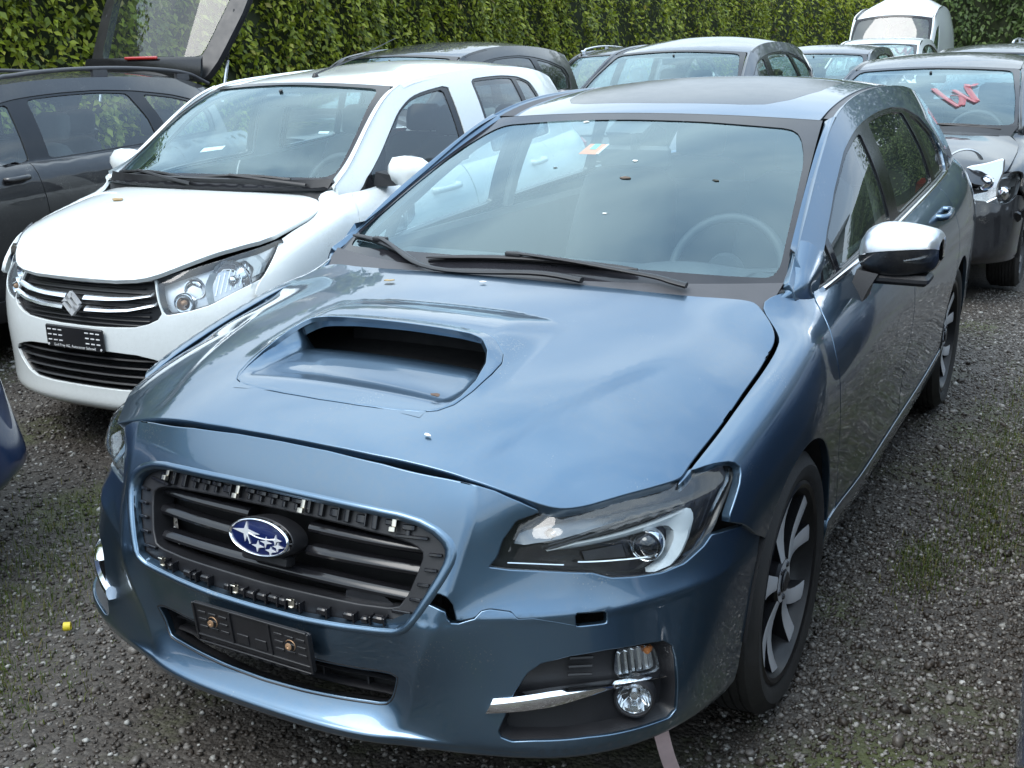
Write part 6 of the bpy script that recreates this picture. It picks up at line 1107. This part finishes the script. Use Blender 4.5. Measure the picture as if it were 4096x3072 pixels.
def hsurf(y,z,g=None): return .10*np.sin(1.9*y+.7*np.sin(2.3*z))+.07*np.sin(5.3*y+1.1)*np.cos(3.1*z)+.05*np.sin(11*y+4*z)
HX0,HX1=-6.25,-6.75
def hedge_x(y): return HX0+(HX1-HX0)*(y/40)
hg=empty('hedge',(0,0,0),label='tall clipped beech hedge running behind the left row of cars',cat='hedge')
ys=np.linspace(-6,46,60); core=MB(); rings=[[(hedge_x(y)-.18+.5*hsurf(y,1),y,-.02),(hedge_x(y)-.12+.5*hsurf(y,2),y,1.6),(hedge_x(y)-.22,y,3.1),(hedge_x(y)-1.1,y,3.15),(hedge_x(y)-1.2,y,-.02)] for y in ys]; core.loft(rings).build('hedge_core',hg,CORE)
def hpts(N,y0,y1,z0,z1,seed):
    g=np.random.default_rng(seed); y=g.uniform(y0,y1,N); z=g.uniform(z0,z1,N); x=hedge_x(y)+hsurf(y,z)+.02-np.abs(g.normal(0,.11,N)); return np.stack([x,y,z],-1)
NX=np.array([[1.,0,0]])
for i,(N,y0,y1,z0,z1,sz) in enumerate([(42000,-1,14,.9,3.15,.074),(5000,-5,-1,.2,3.1,.10),(14000,14,26,.8,3.2,.085),(9000,26,46,.6,3.2,.12)]):
    p=hpts(N,y0,y1,z0,z1,20+i); leaves('foliage',p,np.repeat(NX,N,0),sz,LM_,hg,30+i,kind='stuff')
g=np.random.default_rng(77); m=MB()
for k in range(60):
    y=g.uniform(0,30); z=g.uniform(1.2,2.6); x=hedge_x(y)+float(hsurf(np.array(y),np.array(z)))-.05; m.tube([(x-.1,y,z),(x+.05,y+g.normal(0,.1),z+.2),(x+.06,y+g.normal(0,.15),z+.45)],np.array([.006,.004,.002]),4)
m.build('twigs',hg,plain('twig_bark',(.05,.035,.02),.8),kind='stuff')
# trees closing the far end of the yard
LM2=leafmat('tree_leaf',[(0,(.030,.055,.014)),(.5,(.065,.11,.026)),(1,(.11,.16,.045))],.25,.5)
for i,(tx,ty,tr,th) in enumerate([(-6.2,46,3.6,13),(-1.2,48,3.8,14.5),(3.6,46,3.6,13),(8.6,48,3.8,14)]):
    t=empty('broadleaf_tree',(tx,ty,0),label=['dark leafy tree at the far end beside the hedge','dark leafy tree behind the white van','dark leafy tree at the far end right of the van','dark leafy tree at the far right edge of the yard'][i],cat='tree',group='trees closing the far end')
    MB().tube([(0,0,0),(.1,.05,1.6),(.05,0,3.2),(.2,.1,th*.8)],np.array([.22,.17,.12,.04]),8).tube([(.05,0,2),(.9,.3,3.6)],np.array([.09,.03]),6).tube([(.05,0,2.2),(-.9,-.2,3.9)],np.array([.09,.03]),6).build('trunk',t,plain('bark',(.05,.04,.03),.9,bump=.6,bscale=20))
    g=np.random.default_rng(90+i); N=9000; u=g.normal(size=(N,3)); u/=np.linalg.norm(u,axis=1,keepdims=True); r=g.random(N)**.4; cl=1+.22*np.sin(5*u[:,0]+i)*np.cos(4*u[:,2]+2*u[:,1]); p=u*r[:,None]*cl[:,None]*[tr,tr,th*.46]+[0,0,th*.5]
    leaves('crown',p,u,.34,LM2,t,95+i,kind='stuff')
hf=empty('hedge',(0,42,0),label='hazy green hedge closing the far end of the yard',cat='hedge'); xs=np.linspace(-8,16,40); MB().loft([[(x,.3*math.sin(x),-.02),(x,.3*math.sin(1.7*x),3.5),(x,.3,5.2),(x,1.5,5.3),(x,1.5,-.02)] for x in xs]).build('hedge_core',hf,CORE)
g=np.random.default_rng(61); N=14000; x=g.uniform(-8,16,N); z=g.uniform(.8,5.2,N); leaves('foliage',np.stack([x,.3*np.sin(1.5*x)-.1-np.abs(g.normal(0,.25,N))+.25*np.sin(3*x+2*z),z],-1),np.repeat(np.array([[0,-1.,0]]),N,0),.20,LM2,hf,62,kind='stuff')
for i,(tx,ty) in enumerate([(-17,4),(-17.5,11),(-17,18),(-16.5,26),(-16,35)]):  # unseen trees added to darken reflections in the car roofs
    t=empty('broadleaf_tree',(tx,ty,0),label='unseen leafy tree added beyond the hedge for roof reflections, number %s from the near end'%['one','two','three','four','five'][i],cat='tree',group='unseen trees added beyond the hedge'); MB().tube([(0,0,0),(.1,.05,3),(.05,0,4.5),(.2,.1,6)],np.array([.3,.24,.15,.05]),8).build('trunk',t,CORE)
    g=np.random.default_rng(190+i); N=3500; u=g.normal(size=(N,3)); u/=np.linalg.norm(u,axis=1,keepdims=True); r=g.random(N)**.4; p=u*r[:,None]*[3.0,3.9,2.9]+[0,0,4.6]; leaves('crown',p,u,.50,LM2,t,195+i,kind='stuff')
# unseen hedge added behind the camera to darken front reflections
hb=empty('hedge',(0,-11,0),label='unseen hedge added behind the camera for dark reflections',cat='hedge'); xs=np.linspace(-16,16,40); MB().loft([[(x,.3*math.sin(x),-.02),(x,.15+.2*math.sin(2*x),1.5),(x,-.05,2.3),(x,-1,2.4),(x,-1,-.02)] for x in xs]).build('hedge_core',hb,plain('reflection_hedge',(.022,.034,.010),.95,var=.5,bump=1.0,bscale=12))
# hall reflected from the right, out of frame; wall darkened to dim reflections
hl_=empty('warehouse',(11.5,6,0),label='long grey hall with a dark roof to the right of the yard',cat='building'); MB().box((2,0,2.1),(4,44,4.2)).build('wall',hl_,plain('darkened_render',(.16,.165,.165),.8)); MB().loft([[(-.4,y,4.2),(2,y,5.6),(4.4,y,4.2),(4.4,y,4.05),(-.4,y,4.05)] for y in (-22.4,22.4)]).build('roof',hl_,plain('dark_roof_sheet',(.03,.03,.035),.6))
for k_ in range(9): MB().box((-.02,-18+4.5*k_,1.7),(.08,2.2,1.5),None,.01).build('window',hl_,MATS['gloss'])
# litter
lt=MB().lathe([(0,.012),(.001,.0135),(.02,.0125),(.021,.010),(.002,.0095),(.0015,.0)],'x',n=16).build('plastic_cap',None,plain('yellow_plastic',(.62,.50,.03),.4),label='small yellow plastic cap lying on the gravel',cat='litter'); lt.location=(-1.090,-0.590,.012); lt.rotation_euler=(0,0,.7)

# tape end under the bumper, leaves and droppings lying on the cars
MATS['tape']=plain('faded_barrier_tape',(.60,.45,.44),.6)
q=np.array([(.73,-.52,.19),(.745,-.50,.10),(.76,-.46,.03),(.80,-.43,.012),(.86,-.42,.012)]); q=curve(q,16); MB().loft([[p+[-.012,-.012,0],p+[.012,.012,.002],p+[.012,.012,.0005],p+[-.012,-.012,-.0015]] for p in q]).build('barrier_tape',None,MATS['tape'],label='faded pink tape end hanging under the blue bumper corner',cat='tape')
def flake(name,label,cat,P,n,col,s,seed):
    g=np.random.default_rng(seed); n=np.array(n,float)/np.linalg.norm(n); a=np.cross(n,[0,1,.3]); a/=np.linalg.norm(a); b=np.cross(n,a); k=9; t=np.linspace(0,2*math.pi,k,endpoint=False); r=s*g.uniform(.55,1.2,k)
    R0=[np.array(P)+n*.001+(a*math.cos(x)*q_*1.6+b*math.sin(x)*q_*.8) for x,q_ in zip(t,r)]; MB().loft([R0,[p+n*s*.25*g.uniform(.3,1) for p in R0]]).build(name,None,plain(name+'_tone',col,.7),label=label,cat=cat)
def on_lev(u,v): P_=ws_s(np.array([[u,v]]))[0]; N=normals(ws_s,np.array([[u,v]]))[0]; return P_,(N if N[2]>0 else -N)
for k,(u,v,s,col,lb) in enumerate([(.20,.555,.011,(.10,.07,.05),'dark blossom husk stuck mid windscreen of the blue wagon'),(.616,.558,.007,(.03,.03,.02),'black speck on the right half of the blue windscreen'),(.19,.66,.006,(.75,.75,.70),'white bird dropping high on the blue windscreen'),(-.30,.93,.009,(.65,.62,.55),'pale dropping near the top edge of the blue windscreen'),(.22,.36,.005,(.7,.7,.66),'small white speck low on the blue windscreen'),(-.20,.60,.005,(.03,.03,.02),'tiny black speck left of centre on the blue windscreen')]):
    P_,N=on_lev(u,v); flake('debris_flake',lb,'debris',P_,N,col,s,300+k)
for k,(x,y,s,col,lb) in enumerate([(.245,-.60,.008,(.10,.06,.04),'brown husk lying in front of the hood scoop mouth'),(-.30,.02,.010,(.35,.25,.12),'dry bud scale on the left rear of the blue hood'),(.30,-.72,.006,(.75,.75,.72),'white speck on the hood ahead of the scoop'),(-.02,.06,.007,(.8,.8,.78),'white petal near the wiper on the blue hood')]):
    p=np.array([[x,y]]); P_=hood_m(p)[0]; N=normals(hood_m,p)[0]; flake('debris_flake',lb,'debris',P_+[0,0,.004],(N if N[2]>0 else -N),col,s,320+k)
p=np.array([[-.30,-.12]]); P_=shood_f(p)[0]; c_,s_=math.cos(R(2.139)),math.sin(R(2.139)); Pw=np.array([-2.221+c_*P_[0]-s_*P_[1],1.196+s_*P_[0]+c_*P_[1],P_[2]+.006]); flake('fallen_leaf','curled brown leaf lying on the white hood','leaf',Pw,(0,-.2,1),(.30,.20,.09),.020,340)
